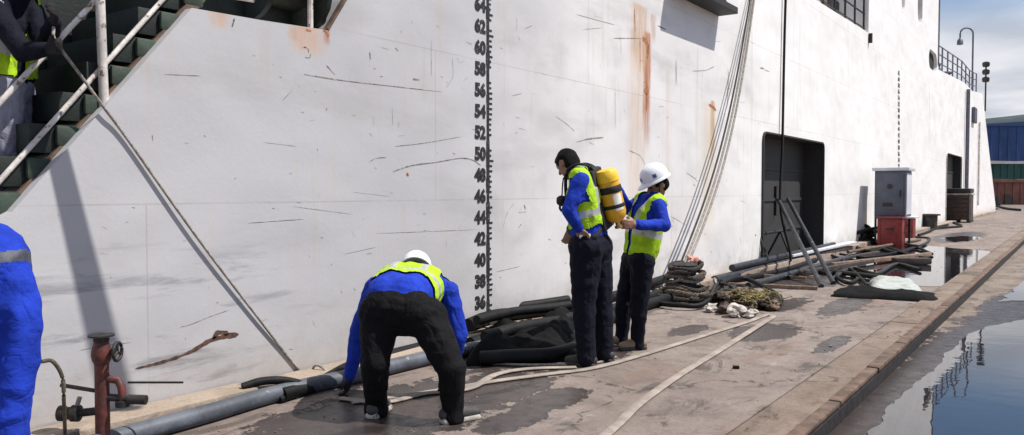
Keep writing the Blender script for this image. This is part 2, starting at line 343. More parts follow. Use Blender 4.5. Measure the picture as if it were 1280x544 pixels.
class MB:
    def __init__(s): s.v = []; s.f = []
    def add(s, vs, fs):
        k = len(s.v); s.v += [V(q) for q in vs]; s.f += [tuple(i + k for i in q) for q in fs]; return s
    def box(s, lo, hi, rz=0, bev=0.0):
        c = (V(lo) + V(hi)) / 2; h = (V(hi) - V(lo)) / 2
        return s.obox(c, Matrix.Rotation(rz, 3, 'Z'), h, bev)
    def obox(s, c, R, h, bev=0.0):
        c = V(c)
        if bev <= 0:
            vs = [c + R @ V((x * h[0], y * h[1], z * h[2])) for x in (-1, 1) for y in (-1, 1) for z in (-1, 1)]
            return s.add(vs, [(0, 1, 3, 2), (4, 6, 7, 5), (0, 4, 5, 1), (2, 3, 7, 6), (0, 2, 6, 4), (1, 5, 7, 3)])
        bm = bmesh.new(); bmesh.ops.create_cube(bm, size=1)
        for q in bm.verts: q.co = V((q.co.x * 2 * h[0], q.co.y * 2 * h[1], q.co.z * 2 * h[2]))
        bmesh.ops.bevel(bm, geom=bm.edges[:], offset=bev, segments=2, affect='EDGES', profile=.6)
        bm.verts.index_update(); s.add([c + R @ q.co for q in bm.verts], [tuple(q.index for q in f.verts) for f in bm.faces]); bm.free(); return s
    def beam(s, a, b, wd, ht, up=UZ, bev=0.0):
        a, b = V(a), V(b); d = b - a; ln = d.length; d.normalize(); x = d.cross(V(up)).normalized(); z = x.cross(d)
        R = Matrix((x, d, z)).transposed(); return s.obox((a + b) / 2, R, (wd / 2, ln / 2, ht / 2), bev)
    def tube(s, pts, r, n=8, flat=None, cap=True):
        pts = [V(q) for q in pts]; k = len(s.v); m = len(pts)
        rs = r if isinstance(r, (list, tuple)) else [r] * m
        ref = V((0, 0, 1))
        for i, q in enumerate(pts):
            d = (pts[min(i + 1, m - 1)] - pts[max(i - 1, 0)]).normalized()
            rf = ref if abs(d.z) < .95 else V((1, 0, 0))
            x = d.cross(rf).normalized(); z = x.cross(d)
            for j in range(n):
                a = 2 * math.pi * (j + .5) / n
                fx, fz = (1, 1) if flat is None else flat
                s.v.append(q + (x * math.cos(a) * fx + z * math.sin(a) * fz) * rs[i])
        for i in range(m - 1):
            for j in range(n):
                a, b = k + i * n + j, k + i * n + (j + 1) % n
                s.f.append((a, b, b + n, a + n))
        if cap:
            s.f.append(tuple(k + j for j in range(n))[::-1]); s.f.append(tuple(k + (m - 1) * n + j for j in range(n)))
        return s
    def rope(s, pts, r, k=5, lay=.16):
        """three strands twisted round the path"""
        pts = [V(q) for q in pts]; n = len(pts); L_ = [0.0]
        for i in range(1, n): L_.append(L_[-1] + (pts[i] - pts[i - 1]).length)
        m = max(n, int(L_[-1] / (lay / 5))); fine = []; j = 0
        for i in range(m + 1):
            d_ = L_[-1] * i / m
            while j < n - 2 and L_[j + 1] < d_: j += 1
            fine.append(pts[j].lerp(pts[j + 1], min(1, (d_ - L_[j]) / max(1e-6, L_[j + 1] - L_[j]))))
        for st in range(3):
            o = []
            for i, q in enumerate(fine):
                d = (fine[min(i + 1, m)] - fine[max(i - 1, 0)]).normalized(); rf = V((0, 0, 1)) if abs(d.z) < .95 else V((1, 0, 0)); x = d.cross(rf).normalized(); z = x.cross(d)
                a = 2 * math.pi * (L_[-1] * i / m / lay + st / 3); o.append(q + (x * math.cos(a) + z * math.sin(a)) * r * .52)
            s.tube(o, r * .56, k)
        return s
    def lathe(s, prof, c, axis=UZ, n=24, ref=None):
        c = V(c); a = V(axis).normalized(); x = a.orthogonal().normalized() if ref is None else V(ref); y = a.cross(x); k = len(s.v); m = len(prof)
        for r, h in prof:
            for j in range(n):
                t = 2 * math.pi * j / n; s.v.append(c + a * h + (x * math.cos(t) + y * math.sin(t)) * r)
        for i in range(m - 1):
            for j in range(n): p, q = k + i * n + j, k + i * n + (j + 1) % n; s.f.append((p, q, q + n, p + n))
        s.f.append(tuple(k + j for j in range(n))[::-1]); s.f.append(tuple(k + (m - 1) * n + j for j in range(n)))
        return s
    def torus(s, c, R, r, axis=UZ, n=28, k=8, wob=0.0, a0=0, a1=2 * math.pi):
        c = V(c); a = V(axis).normalized(); x = a.orthogonal().normalized(); y = a.cross(x); ph = random.random() * 6
        pts = []
        full = a1 - a0 > 6.28
        for i in range(n + 1):
            t = a0 + (a1 - a0) * i / n; q = R * (1 + wob * math.sin(3 * t + ph)); pts.append(c + (x * math.cos(t) + y * math.sin(t)) * q + a * wob * R * .4 * math.sin(2 * t + ph))
        return s.tube(pts, r, k, cap=not full)
    def mesh(s, name, mat, sm=None):
        me = bpy.data.meshes.new(name); me.from_pydata(s.v, [], s.f); me.materials.append(M[mat] if isinstance(mat, str) else mat)
        bm = bmesh.new(); bm.from_mesh(me); bmesh.ops.recalc_face_normals(bm, faces=bm.faces[:]); bm.to_mesh(me); bm.free()
        if sm is not None: smooth(me, sm)
        return me
    def build(s, name, mat, parent=None, sm=None, loc=None): return place(name, s.mesh(name, mat, sm), parent, loc)

def spline(pts, n=8):
    """Catmull-Rom through points"""
    P = [V(q) for q in pts]; P = [P[0] * 2 - P[1]] + P + [P[-1] * 2 - P[-2]]; o = []
    for i in range(1, len(P) - 2):
        for j in range(n):
            t = j / n; a, b, c, d = P[i - 1], P[i], P[i + 1], P[i + 2]
            o.append(.5 * ((2 * b) + (c - a) * t + (2 * a - 5 * b + 4 * c - d) * t * t + (3 * b - a - 3 * c + d) * t ** 3))
    o.append(P[-2]); return o
def gline(px, z): return [G(a, b, 0) + V((0, 0, z if not isinstance(z, (list, tuple)) else z[i])) for i, (a, b) in enumerate(px)]
def sheet(name, poly, z, mat, jag=.0, seed=0):
    """flat sheet with a ragged outline"""
    rnd = random.Random(seed); o = []
    n = len(poly)
    for i in range(n):
        a, b = V((*poly[i][:2], 0)), V((*poly[(i + 1) % n][:2], 0)); k = max(2, min(60, int((b - a).length / .10))) if jag else 1
        nr = (b - a).normalized(); nr = V((-nr.y, nr.x, 0))
        for j in range(k):
            q = a.lerp(b, j / k); e = mnoise.fractal(V((q.x * 2.3, q.y * 2.3, seed * 3.7)), .7, 2.2, 5) * jag
            q = q + nr * e; o.append(V((q.x, q.y, z)))
    me = bpy.data.meshes.new(name); fs = tessellate_polygon([o]); me.from_pydata(o, [], [tuple(f) for f in fs])
    bm = bmesh.new(); bm.from_mesh(me)
    for f in bm.faces:
        if f.normal.z < 0: f.normal_flip()
    bm.to_mesh(me); bm.free(); me.materials.append(M[mat]); return me

# ------------------------------------------------------------------ setting: ground, quay, kerb, puddles, hill
EX = -1.25                                    # quay edge
me = bpy.data.meshes.new('ground')
xs = [-3000, -400, -60, EX + .05, 3, 12, 60, 400, 3000]; ys = [-3000, -300, -40, 0, 20, 60, 200, 800, 4000]
me.from_pydata([(x, y, -.10) for y in ys for x in xs], [], [(j * 9 + i, j * 9 + i + 1, (j + 1) * 9 + i + 1, (j + 1) * 9 + i) for j in range(8) for i in range(8)])
me.materials.append(M['lower']); structure(place('ground', me, loc=(0, 0, -.10)))
CRK = -1.62
qd = MB().box((HX - .3, -14, -.5), (CRK - .012, 75, 0)).build('quay_deck', 'deck'); structure(qd)
eb = MB()
y = -14.0
eroot = bpy.data.objects.new('edge_beam', None); eroot.location = (EX - .17, 0, 0); link(eroot); structure(eroot); ROOT['edge_beam'] = V((EX - .17, 0, 0))
while y < 75:
    ln = 5.8
    MB().box((CRK + .012, y + .008, -.45), (EX, y + ln - .008, .022 + random.uniform(-.004, .004)), 0, .018).build('edge_block', 'edge', eroot, 30); y += ln
MB().box((EX + .002, -14, -.3), (EX + .022, 75, -.012)).build('lip_shade_strip', 'iron', eroot)  # dark strip standing in for the shadow gap under the lip
y = -14.0
while y < 75:
    ln = random.uniform(1.1, 2.6); j1, j2 = random.uniform(-.012, .008), random.uniform(-.008, .006)
    MB().box((EX - .075 + j1, y, .0), (EX + .02 + j2, y + ln - random.uniform(.004, .03), .032 + random.uniform(-.006, .008)), random.uniform(-.004, .004), .012).build('edge_lip', 'brownsteel', eroot, 30); y += ln
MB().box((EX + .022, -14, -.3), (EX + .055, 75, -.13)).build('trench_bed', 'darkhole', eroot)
far = MB().box((HX - 2, 75, -.5), (EX + .05, 75.3, -.02)).build('quay_end', 'deck'); structure(far)
kroot = bpy.data.objects.new('kerb', None); kroot.location = (HX + .13, 0, 0); link(kroot); structure(kroot); ROOT['kerb'] = V((HX + .13, 0, 0))
y = -6.0
while y < 62:
    ln = random.uniform(2.2, 2.9)
    MB().box((HX + .015, y + .006, -.05), (HX + .27 + random.uniform(-.01, .01), y + ln - .006, .10 + random.uniform(-.008, .006)), 0, .02).build('kerb_block', 'kerb', kroot, 30); y += ln

def puddle(px, z, jag, seed, pts=None):
    poly = [G(a, b, z) for a, b in px] if pts is None else pts
    structure(place('puddle', sheet('puddle', poly, z, 'water', jag, seed)))
puddle([(1035, 346), (1050, 326), (1075, 309), (1150, 306), (1190, 310), (1236, 314), (1246, 319), (1236, 330), (1206, 350), (1180, 358), (1120, 357), (1080, 352)], .004, .10, 3)
puddle([(1176, 298), (1200, 295), (1222, 296), (1220, 301), (1190, 303)], .004, .25, 5)
# puddle([(834, 407), (850, 402), (880, 404), (885, 414), (868, 425), (842, 419)], .004, .03, 8)
puddle(None, -.094, .06, 11, [V((-1.04, 1.0, 0)), V((-1.03, 4.6, 0)), V((-1.0, 7.0, 0)), V((-.92, 9.6, 0)), V((-.45, 11.2, 0)), V((-.2, 12.6, 0)), V((.6, 13.2, 0)), V((3.4, 12.5, 0)), V((3.4, 1.0, 0))])
puddle(None, -.094, .07, 12, [V((-.86, 12.6, 0)), V((-.60, 12.9, 0)), V((-.1, 15.5, 0)), V((.4, 18.5, 0)), V((-.3, 18.0, 0)), V((-.7, 15.5, 0))])
# wooded hill beyond the far end of the yard
hv, hf = [], []; nn = 90
for i in range(nn + 1):
    a = -1.1 + 2.4 * i / nn; R0 = 520
    hgt = 50 + 10 * mnoise.fractal(V((a * 2.2, 1.3, 0)), .8, 2, 4) + 3.5 * mnoise.fractal(V((a * 60, 4, 0)), .8, 2, 3)
    for r, z in ((R0, -1), (R0 + 20, hgt * .35), (R0 + 70, hgt * .8), (R0 + 130, hgt), (R0 + 300, -1)):
        hv.append((r * math.sin(a), r * math.cos(a), z))
for i in range(nn):
    for j in range(4): k = i * 5 + j; hf.append((k, k + 5, k + 6, k + 1))
me = bpy.data.meshes.new('hill'); me.from_pydata(hv, [], hf); me.materials.append(M['hill']); smooth(me, None); structure(place('hill', me, loc=(0, 520, -1)))

# ------------------------------------------------------------------ the ship
ship = thing('ship', (HX, 20, -.5), 'big white ship with rust runs and black draught numbers moored along the quay', 'ship')
def yz(px, py): p = HP(px, py); return (p.y, p.z)
outer = [(-6.0, -.5), (64.8, -.5), (64.2, .5), yz(1228, 117), (48.5, 6.66), yz(1205, 103), yz(1173, 87), (35.75, 12.5), (23.15, 12.5), yz(1085.5, 41), yz(1020, 0), (10.0, 5.28), (6.2, 5.24), yz(432, 0), yz(410, 38), yz(325, 25), yz(240, 10), yz(15, 265), (.4, .42), (-6, .42)]
def rr(px0, py0, px1, py1, r, n=4, top_only=False):
    a, b = HP(px0, py0), HP(px1, py1); y0, y1 = a.y, b.y; z1, z0 = a.z, b.z
    if z0 < .02: z0 = .02
    return rrect(y0, y1, z0, z1, r, n, top_only)
def rrect(y0, y1, z0, z1, r, n=4, top_only=False):
    o = []
    for cx_, cz_, a0 in ((y1 - r, z1 - r, 0), (y0 + r, z1 - r, 90), (y0 + r, z0 + r, 180), (y1 - r, z0 + r, 270)):
        if top_only and a0 >= 180: o.append((y0 if a0 == 180 else y1, z0)); continue
        for i in range(n + 1): t = rad(a0 + 90 * i / n); o.append((cx_ + r * math.cos(t), cz_ + r * math.sin(t)))
    return o
d1 = HP(953, 165); d1b = HP(1029, 165)
z_d1 = HP(953, 165).z
holes = [('side_door', rrect(d1.y, d1b.y, .03, z_d1, .14, 4, True), .42, 'darkpanel'),
         ('side_door', rrect(HP(1183, 190).y, HP(1202, 190).y, .1, 3.05, .25, 4, True), .35, 'darkpanel'),
         ('fairlead', rrect(HP(1161, 75).y, HP(1172, 75).y - .12, HP(1166, 88).z, HP(1166, 64).z, .4), .12, 'darkhole'),
         ('window_slot', rrect(HP(1147, 20).y, HP(1153, 20).y, HP(1150, 30).z, 9.0, .45), .3, 'darkhole'),
         ('window_slot', rrect(HP(1127, 10).y, HP(1131, 10).y, HP(1129, 15).z, 8.9, .35), .3, 'darkhole')]
loops = [[V((HX, a, b)) for a, b in outer]] + [[V((HX, a, b)) for a, b in h[1]] for h in holes]
flatv = [q for lp in loops for q in lp]
fs = [tuple(f) for f in tessellate_polygon(loops)]
hv = list(flatv); hf = list(fs)
no = len(outer)
k = len(hv)                                    # extrude the outline inboard: decks and far side
hv += [V((HX - 15, a, b)) for a, b in outer]
for i in range(no): hf.append((i, (i + 1) % no, k + (i + 1) % no, k + i))
hf += [tuple(k + q for q in f) for f in tessellate_polygon([loops[0]])]
base = no; reveal = []
for nm, lp, dep, mt in holes:                  # reveals of the openings
    m_ = len(lp); kk = len(hv); hv += [V((HX - dep, a, b)) for a, b in lp]
    if nm == 'side_door': reveal += list(range(len(hf), len(hf) + m_))
    for i in range(m_): hf.append((base + i, base + (i + 1) % m_, kk + (i + 1) % m_, kk + i))
    base += m_
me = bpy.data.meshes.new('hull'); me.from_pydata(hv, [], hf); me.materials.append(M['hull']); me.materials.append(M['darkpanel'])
for i in reveal: me.polygons[i].material_index = 1
bm = bmesh.new(); bm.from_mesh(me)
for f in bm.faces:                              # outboard plate must face the quay
    if all(abs(q.co.x - HX) < 1e-4 for q in f.verts) and f.normal.x < 0: f.normal_flip()
bm.to_mesh(me); bm.free()
hull = place('hull', me, ship)
for nm, lp, dep, mt in holes:
    ys_ = [a for a, b in lp]; zs_ = [b for a, b in lp]
    o = MB().box((HX - dep - .04, min(ys_) - .03, min(zs_) - .02), (HX - dep + .004, max(ys_) + .03, max(zs_) + .03)).build(nm, mt, ship)
    if nm == 'side_door':
        fr = MB()
        for i in range(len(lp)):
            a, b = lp[i], lp[(i + 1) % len(lp)]
            if a[1] < .2 and b[1] < .2: continue
            fr.beam((HX + .012, a[0], a[1]), (HX + .012, b[0], b[1]), .03, .05, up=(1, 0, 0))
        fr.build('door_frame', 'darkpanel' if dep > .4 else 'whitesteel', ship)
        ym = (min(ys_) + max(ys_)) / 2; h_ = MB()
        h_.box((HX - dep + .004, ym - .02, .9), (HX - dep + .05, ym + .02, 1.5)); h_.build('door_handle', 'iron', o)
        h_ = MB()
        for q in (.25, .5, .75): h_.box((HX - dep + .004, min(ys_) + .06, max(zs_) * q - .03), (HX - dep + .03, max(ys_) - .06, max(zs_) * q + .03))
        h_.build('door_stiffener', 'darkpanel', o)

# draught marks: numerals every 0.2 m, the graduated bar and its ticks
def text_mesh(txt, size, bold=.0):
    cu = bpy.data.curves.new('t', 'FONT'); cu.body = txt; cu.size = size; cu.extrude = .0015; cu.offset = bold; cu.align_x = 'RIGHT'; cu.resolution_u = 3
    ob = bpy.data.objects.new('t', cu); COL.objects.link(ob); dg = bpy.context.evaluated_depsgraph_get(); dg.update()
    m_ = bpy.data.meshes.new_from_object(ob.evaluated_get(dg)); bpy.data.objects.remove(ob); bpy.data.curves.remove(cu)
    m_.materials.clear(); return m_
def numerals(px, vals, y_first, y_last, digit_h, wide, bold):
    for i, vv in enumerate(vals):
        py = y_first + (y_last - y_first) * i / (len(vals) - 1); p = HP(px, py)
        m_ = text_mesh(str(vv), digit_h / .70, bold)
        # text plane (x right, y up) -> hull plane (world Y right, Z up), facing +X
        m_.transform(Matrix(((0, 0, 1, 0), (wide, 0, 0, 0), (0, 1, 0, 0), (0, 0, 0, 1))))
        m_.transform(Matrix.Translation((HX + .004, p.y, p.z - digit_h / 2))); m_.materials.append(M['markblack'])
        place('draught_number', m_, ship)
numerals(606.5, list(range(64, 32, -2)), 8, 403, .115, 1.0, .0085)
p0, p1 = HP(609.5, -30), HP(609.5, 408)
bar = MB()
zc = p0.z
while zc > p1.z:
    hgt = random.uniform(.05, .12); wd = random.uniform(.018, .030)
    bar.box((HX + .001, p0.y - wd, zc - hgt), (HX + .004, p0.y + wd, zc + .002)); zc -= hgt
bar.build('draught_bar', 'markblack', ship)
tk = MB(); zc = p1.z; i = 0
while zc < p0.z:
    ln = .06 if i % 4 == 0 else .042
    if random.random() > .12: tk.box((HX + .001, p0.y + .02, zc - .007), (HX + .0036, p0.y + .02 + ln * random.uniform(.6, 1.2), zc + .012))
    zc += .05; i += 1
tk.build('draught_ticks', 'markblack', ship)['kind'] = 'stuff'
numerals(1124.5, list(range(62, 30, -2)), 92, 208, .13, 1.7, .006)

# scratches, gouges and welds on the plate, a few mm proud or flush
def ribbon(mb, px, wpx, jit=.25, seed=None):
    pts = [HP(a, b) for a, b in px]; pts = spline(pts, 5) if len(pts) > 2 else [pts[0].lerp(pts[1], i / 6) for i in range(7)]
    n = len(pts); k = len(mb.v); sc = abs((HP(px[0][0], px[0][1]) - HP(px[0][0], px[0][1] + 1)).length)
    for i, q in enumerate(pts):
        d = (pts[min(i + 1, n - 1)] - pts[max(i - 1, 0)]).normalized(); s_ = V((0, -d.z, d.y))
        t = i / (n - 1); wv_ = (wpx[0] * (1 - t) + wpx[1] * t) if isinstance(wpx, tuple) else wpx
        hw = wv_ * sc * .5 * random.uniform(1 - jit, 1 + jit) * (.35 if i in (0, n - 1) else 1)
        mb.v += [V((HX + .0015, q.y, q.z)) + s_ * hw, V((HX + .0015, q.y, q.z)) - s_ * hw]
    for i in range(n - 1): a = k + 2 * i; mb.f.append((a, a + 1, a + 3, a + 2))
sc_ = MB()
for px, wd in [([(490, 215), (515, 207), (545, 203), (575, 198), (590, 200), (601, 207)], 2.2), ([(380, 93), (430, 101), (500, 109), (552, 115)], (2.4, 1.0)),
               ([(205, 93), (250, 95)], 1.0), ([(330, 178), (370, 183)], .8), ([(494, 183), (530, 179), (576, 171)], (1.2, .9)), ([(461, 203), (470, 198), (483, 197)], 1.5),
               ([(539, 50), (539, 95)], .9), ([(565, 72), (566, 95), (558, 110)], .8), ([(494, 60), (498, 64)], 2), ([(462, 65), (463, 75)], 3), ([(490, 135), (491, 157)], .7),
               ([(353, 126), (366, 112)], .8), ([(408, 82), (419, 94)], (2, 1)), ([(378, 59), (384, 60), (386, 66)], 2), ([(381, 72), (387, 72), (388, 67)], 1.4), ([(293, 23), (290, 34)], 3.5),
               ([(720, 178), (735, 174), (754, 172)], (1.0, 4.0)), ([(694, 145), (708, 155), (718, 164)], .9), ([(720, 18), (745, 25), (768, 31)], .9), ([(729, 37), (752, 35)], .7),
               ([(767, 48), (802, 48)], 1.6), ([(822, 32), (832, 37)], 3), ([(865, 89), (882, 88), (893, 83)], (1.0, 1.6)), ([(845, 80), (845, 106)], 1.6), ([(911, 90), (909, 130)], 2.0),
               ([(950, 85), (955, 86)], 3), ([(955, 87), (962, 90)], 1.2), ([(786, 188), (800, 195), (806, 206)], 1.0), ([(858, 216), (868, 223), (872, 227)], 1.1), ([(838, 270), (858, 282)], .7),
               ([(629, 284), (634, 266), (643, 254)], .8), ([(655, 256), (657, 262)], 4), ([(648, 285), (652, 280)], 1.6), ([(769, 110), (769, 160)], .8), ([(646, 22), (646, 38)], .8), ([(656, 36), (665, 32)], .9),
               ([(310, 279), (380, 274)], .9), ([(365, 258), (440, 268)], .6), ([(470, 292), (600, 287)], .6), ([(440, 240), (490, 246)], .5), ([(190, 168), (191, 176)], 1.5), ([(430, 318), (470, 309)], .6),
               ([(620, 340), (650, 333)], .8), ([(100, 438), (130, 432), (165, 428)], 1.0), ([(225, 409), (240, 405), (262, 396), (285, 388)], (1.2, .8)), ([(640, 120), (652, 117)], .8), ([(1095, 65), (1095, 95)], .8), ([(1162, 100), (1162, 190)], .7), ([(1060, 20), (1060, 110)], .5)]:
    ribbon(sc_, px, tuple(q * .64 for q in wd) if isinstance(wd, tuple) else wd * .62, .3)
rs_ = random.Random(5)
for i in range(190):                             # small knocks
    px = rs_.choice([rs_.uniform(60, 600), rs_.uniform(330, 960), rs_.uniform(610, 960)]); py = rs_.uniform(20, 470)
    p = HP(px, py)
    if p.z < .12 or (px < 260 and py < 300 - px) or p.z > 5 or (px < 435 and py < 50) or px > 948: continue
    a = rs_.choice([0, 0, .2, 1.5, 1.4, -.6, .7]) + rs_.uniform(-.3, .3); ln = rs_.uniform(1.5, 8) * rs_.choice([.6, 1, 1.6]); wd = rs_.uniform(.2, .45) * (1.9 if ln < 4 else 1)
    ribbon(sc_, [(px, py), (px + ln * math.cos(a), py + ln * math.sin(a))], wd)
o = sc_.build('paint_scratches', 'scratch', ship); o['kind'] = 'stuff'
gz = MB(); ribbon(gz, [(169, 461), (190, 456), (215, 449), (240, 439), (262, 426), (280, 421), (298, 418)], (2.4, 7.0), .35)
ribbon(gz, [(266, 424), (272, 416), (286, 417)], 5, .4)
gz.build('rust_gouge', 'rustscr', ship)
for px, wd in [([(803, 48), (808, 52), (810, 60), (809, 74)], (7, 5)), ([(805, 112), (808, 116), (810, 112)], 6), ([(808, 116), (808, 140)], (3.5, 1.0)), ([(886, 131), (891, 134), (895, 138)], 4), ([(404, 37), (409, 42), (410, 47)], 3.5), ([(382, 37), (389, 39)], 3),
               ([(508, 217), (511, 220)], 4), ([(516, 99), (524, 100)], 2), ([(793, 12), (794, 40)], 1.5), ([(800, 48), (800, 90)], (2, 1))]:
    rz_ = MB(); ribbon(rz_, px, wd, .4); rz_.build('rust_patch', 'orangerust', ship)
# rusty top edge of the low bulwark
q0, q1 = HP(410, 38), HP(436, -6)
MB().beam(q0 + V((-.02, 0, .006)), q1 + V((-.02, 0, .006)), .05, .02, up=(0, -(q1 - q0).z, (q1 - q0).y)).build('bulwark_rim', 'brownsteel', ship)

# shelf projecting from the plate high up (its shadow falls on the hull)
q = HP(897, 20); yL = HP(833, 20).y - .02
pl = MB().box((HX + .002, yL, q.z), (HX + .31, q.y + .05, q.z + .10), 0, .012)
for yy in (yL + .3, (yL + q.y) / 2, q.y - .3): pl.add([(HX + .002, yy - .01, q.z + .10), (HX + .28, yy - .01, q.z + .10), (HX + .002, yy - .01, q.z + .5), (HX + .002, yy + .01, q.z + .10), (HX + .28, yy + .01, q.z + .10), (HX + .002, yy + .01, q.z + .5)], [(0, 1, 2), (3, 5, 4), (0, 3, 4, 1), (1, 4, 5, 2), (0, 2, 5, 3)])
pl.build('side_shelf', 'darkpanel', ship)
# pipes and small fittings on the far part of the hull
a, b = HP(1207, 112), HP(1207, 268)
MB().tube([(HX + .12, a.y, a.z), (HX + .12, a.y, .2)], .09, 8).build('drain_pipe', 'lampgrey', ship, 40)
a = HP(1216, 142); MB().box((HX + .002, a.y - .6, a.z - .5), (HX + .16, a.y + .6, a.z + .3), 0, .05).build('side_lamp_box', 'cabinet', ship)
a, b = HP(1222, 180), HP(1222, 250); MB().tube([(HX + .08, a.y, a.z + 1.2), (HX + .08, a.y, .6)], .05, 6).build('drain_pipe', 'whitesteel', ship, 40)
a = HP(1170, 30); MB().tube([(HX - .05, 35.85, 6.4), (HX - .05, 35.85, 12.2)], .10, 8).build('corner_pipe', 'lampgrey', ship, 40)

# forecastle rails and gear
def deck_z(yv):
    pts = sorted([yz(1173, 87), yz(1205, 103), (48.5, 6.66), yz(1228, 117)])
    for (a, b), (c, d) in zip(pts, pts[1:]):
        if a <= yv <= c: return b + (d - b) * (yv - a) / (c - a)
    return pts[0][1] if yv < pts[0][0] else pts[-1][1]
rl = MB(); yv = 36.3; ylist = []
while yv < 53: ylist.append(yv); yv += 1.7
for lv in (.35, .7, 1.05): rl.tube([(HX - .12, q, deck_z(q) + lv) for q in ylist], .026, 6)
rl.build('guard_rail', 'lampgrey', ship, 40)
for q in ylist: MB().tube([(HX - .12, q, deck_z(q) - .02), (HX - .12, q, deck_z(q) + 1.07)], .032, 6).build('rail_post', 'lampgrey', ship, 40)
for (yy, xx, hh, ww, mt) in ((38.5, -6.3, 1.2, .8, 'cabwhite'), (40.5, -6.0, .8, .7, 'pipe'), (43.2, -6.2, 1.3, .7, 'cabinet'), (45.2, -6.0, 1.1, .5, 'pipe'), (47.5, -6.4, 1.35, .6, 'cabinet'), (50.2, -6.2, 1.2, .7, 'lampgrey'), (52, -6, .9, .5, 'pipe')):
    g_ = MB(); z0 = deck_z(yy) - .02
    g_.box((xx - ww, yy - ww * .8, z0), (xx + ww, yy + ww * .8, z0 + hh * .55), 0, .05)
    g_.lathe([(ww * .45, 0), (ww * .45, hh * .42), (ww * .6, hh * .43), (ww * .6, hh * .5)], (xx, yy, z0 + hh * .5), n=14)
    g_.build('deck_winch', mt, ship, 35)
# gooseneck lamp and a small signal post on the forecastle
b = PT(1224, 108, 52.0); zb = deck_z(min(53, b.y)) - .02
pts = [V((b.x - .4, b.y, zb)), V((b.x - .4, b.y, PT(1224, 44, 52).z))]
top = PT(1224, 37, 52).z; lf = V((-.82, -.57, 0))
arc = [V((b.x - .4, b.y, top - .3))] + [V((b.x - .4, b.y, top - .25)) + lf * (.42 - .42 * math.cos(t)) + UZ * (.42 * math.sin(t) * .9) for t in [i * math.pi / 8 for i in range(9)]] + [V((b.x - .4, b.y, top - .7)) + lf * .84]
MB().tube(pts + arc, .055, 8).build('lamp_post', 'lampgrey', ship, 60)
MB().lathe([(.06, 0), (.16, -.1), (.2, -.38), (.12, -.42)], V((b.x - .4, b.y, top - .55)) + lf * .84, n=14).build('lamp_head', 'lampgrey', ship, 40)
b = PT(1232, 112, 53.0); sg = MB(); zt = PT(1232, 80, 53).z; sg.tube([(b.x, b.y, deck_z(53) - .3), (b.x, b.y, zt)], .05, 6)
for i in range(3): sg.lathe([(.18, 0), (.22, .1), (.22, .28), (.1, .34)], (b.x, b.y, zt - .2 - i * .5), n=10)
sg.build('signal_post', 'darkpanel', ship, 40)
# working deck seen over the bulwark left of the superstructure
y0, y1 = 17.9, 23.1; zz0 = 5.45
MB().box((-8.2, 14.0, 5.3), (-8.0, 23.14, 9.5)).build('deckhouse_wall', 'darkpanel', ship)
for i in range(9):
    yy = 17.6 + i * .65; c_ = ['brownsteel', 'pipe', 'green2', 'redpaint', 'cabinet', 'whitesteel'][i % 6]
    g_ = MB(); hh = 1.0 + .8 * random.random()
    if i % 2: g_.lathe([(.26, 0), (.26, hh), (.14, hh + .12)], (-5.6, yy, 5.3), n=12)
    else: g_.box((-6.0, yy - .3, 5.3), (-5.4, yy + .3, 5.3 + hh), 0, .04)
    g_.build('deck_drum' if i % 2 else 'deck_locker', c_, ship, 35)
rl = MB()
for lv in (.12, .5, .95): rl.tube([(HX - .1, 14.5, 5.42 + lv), (HX - .1, 23.0, 5.62 + lv)], .022, 6)
rl.build('guard_rail', 'iron', ship, 40)
for i in range(9): yy = 14.6 + i * 1.04; MB().tube([(HX - .1, yy, 5.3), (HX - .1, yy, 5.42 + 1.08)], .026, 6).build('rail_post', 'iron', ship, 40)
MB().tube([(HX + .05, 23.05, 5.6), (HX + .05, 23.05, 5.35)], .05, 6).build('drain_pipe', 'iron', ship)
# low aft deck: green winch housing, posts
a, c = HP(287, 15), HP(428, 0)
wz = HP(330, 25).z - .04
g_ = MB(); g_.box((-5.9, a.y + .25, wz), (-4.95, c.y + .35, wz + 1.35), 0, .05); g_.build('winch_housing', 'green', ship, 35)
g_ = MB(); g_.lathe([(.26, 0), (.26, .04), (.13, .05), (.13, .5), (.26, .51), (.26, .55)], (-4.88, HP(300, 10).y + .25, wz + .34), axis=(0, 1, 0), n=20); g_.build('winch_drum', 'green', ship, 35)
g_ = MB(); g_.box((-5.0, HP(396, 10).y, wz), (-4.8, HP(424, 10).y, wz + .42), 0, .03); g_.build('deck_locker', 'green2', ship, 35)
a = HP(388, 31, -4.72); MB().tube([(-4.72, a.y, a.z - .03), (-4.72, a.y, a.z + 1.3)], .022, 8).build('rail_post', 'whitesteel', ship, 40)
a = HP(409, 31, -4.72); MB().tube([(-4.75, a.y, a.z - .03), (-4.75, a.y, a.z + 1.3)], .016, 8).build('rail_post', 'iron', ship, 40)
rl = MB()
for lv in (.5, .95, 1.3): rl.tube([(-4.72, HP(290, 31).y, wz + lv), (-4.72, a.y, wz + lv)], .018, 6)
rl.build('guard_rail', 'whitesteel', ship, 40)
# unseen boom and arm above the stairway, added to cast the hull's dark stripe
A_ = HP(70, 185) + SUN * 1.45; B_ = HP(150, 517) + SUN * 5.2
foot = V((-5.75, A_.y - .1, .8))
MB().tube([foot, V((-5.75, A_.y - .1, 2.95)), V((-5.3, A_.y - .05, 3.0)), A_ + (A_ - B_).normalized() * .25], .07, 10).build('shadow_boom_arm', 'whitesteel', ship, 50)
MB().tube([A_ + (A_ - B_).normalized() * .25, A_, B_, B_ + (B_ - A_) * .03], [.045, .045, .075, .075], 10).build('shadow_boom', 'whitesteel', ship, 50)

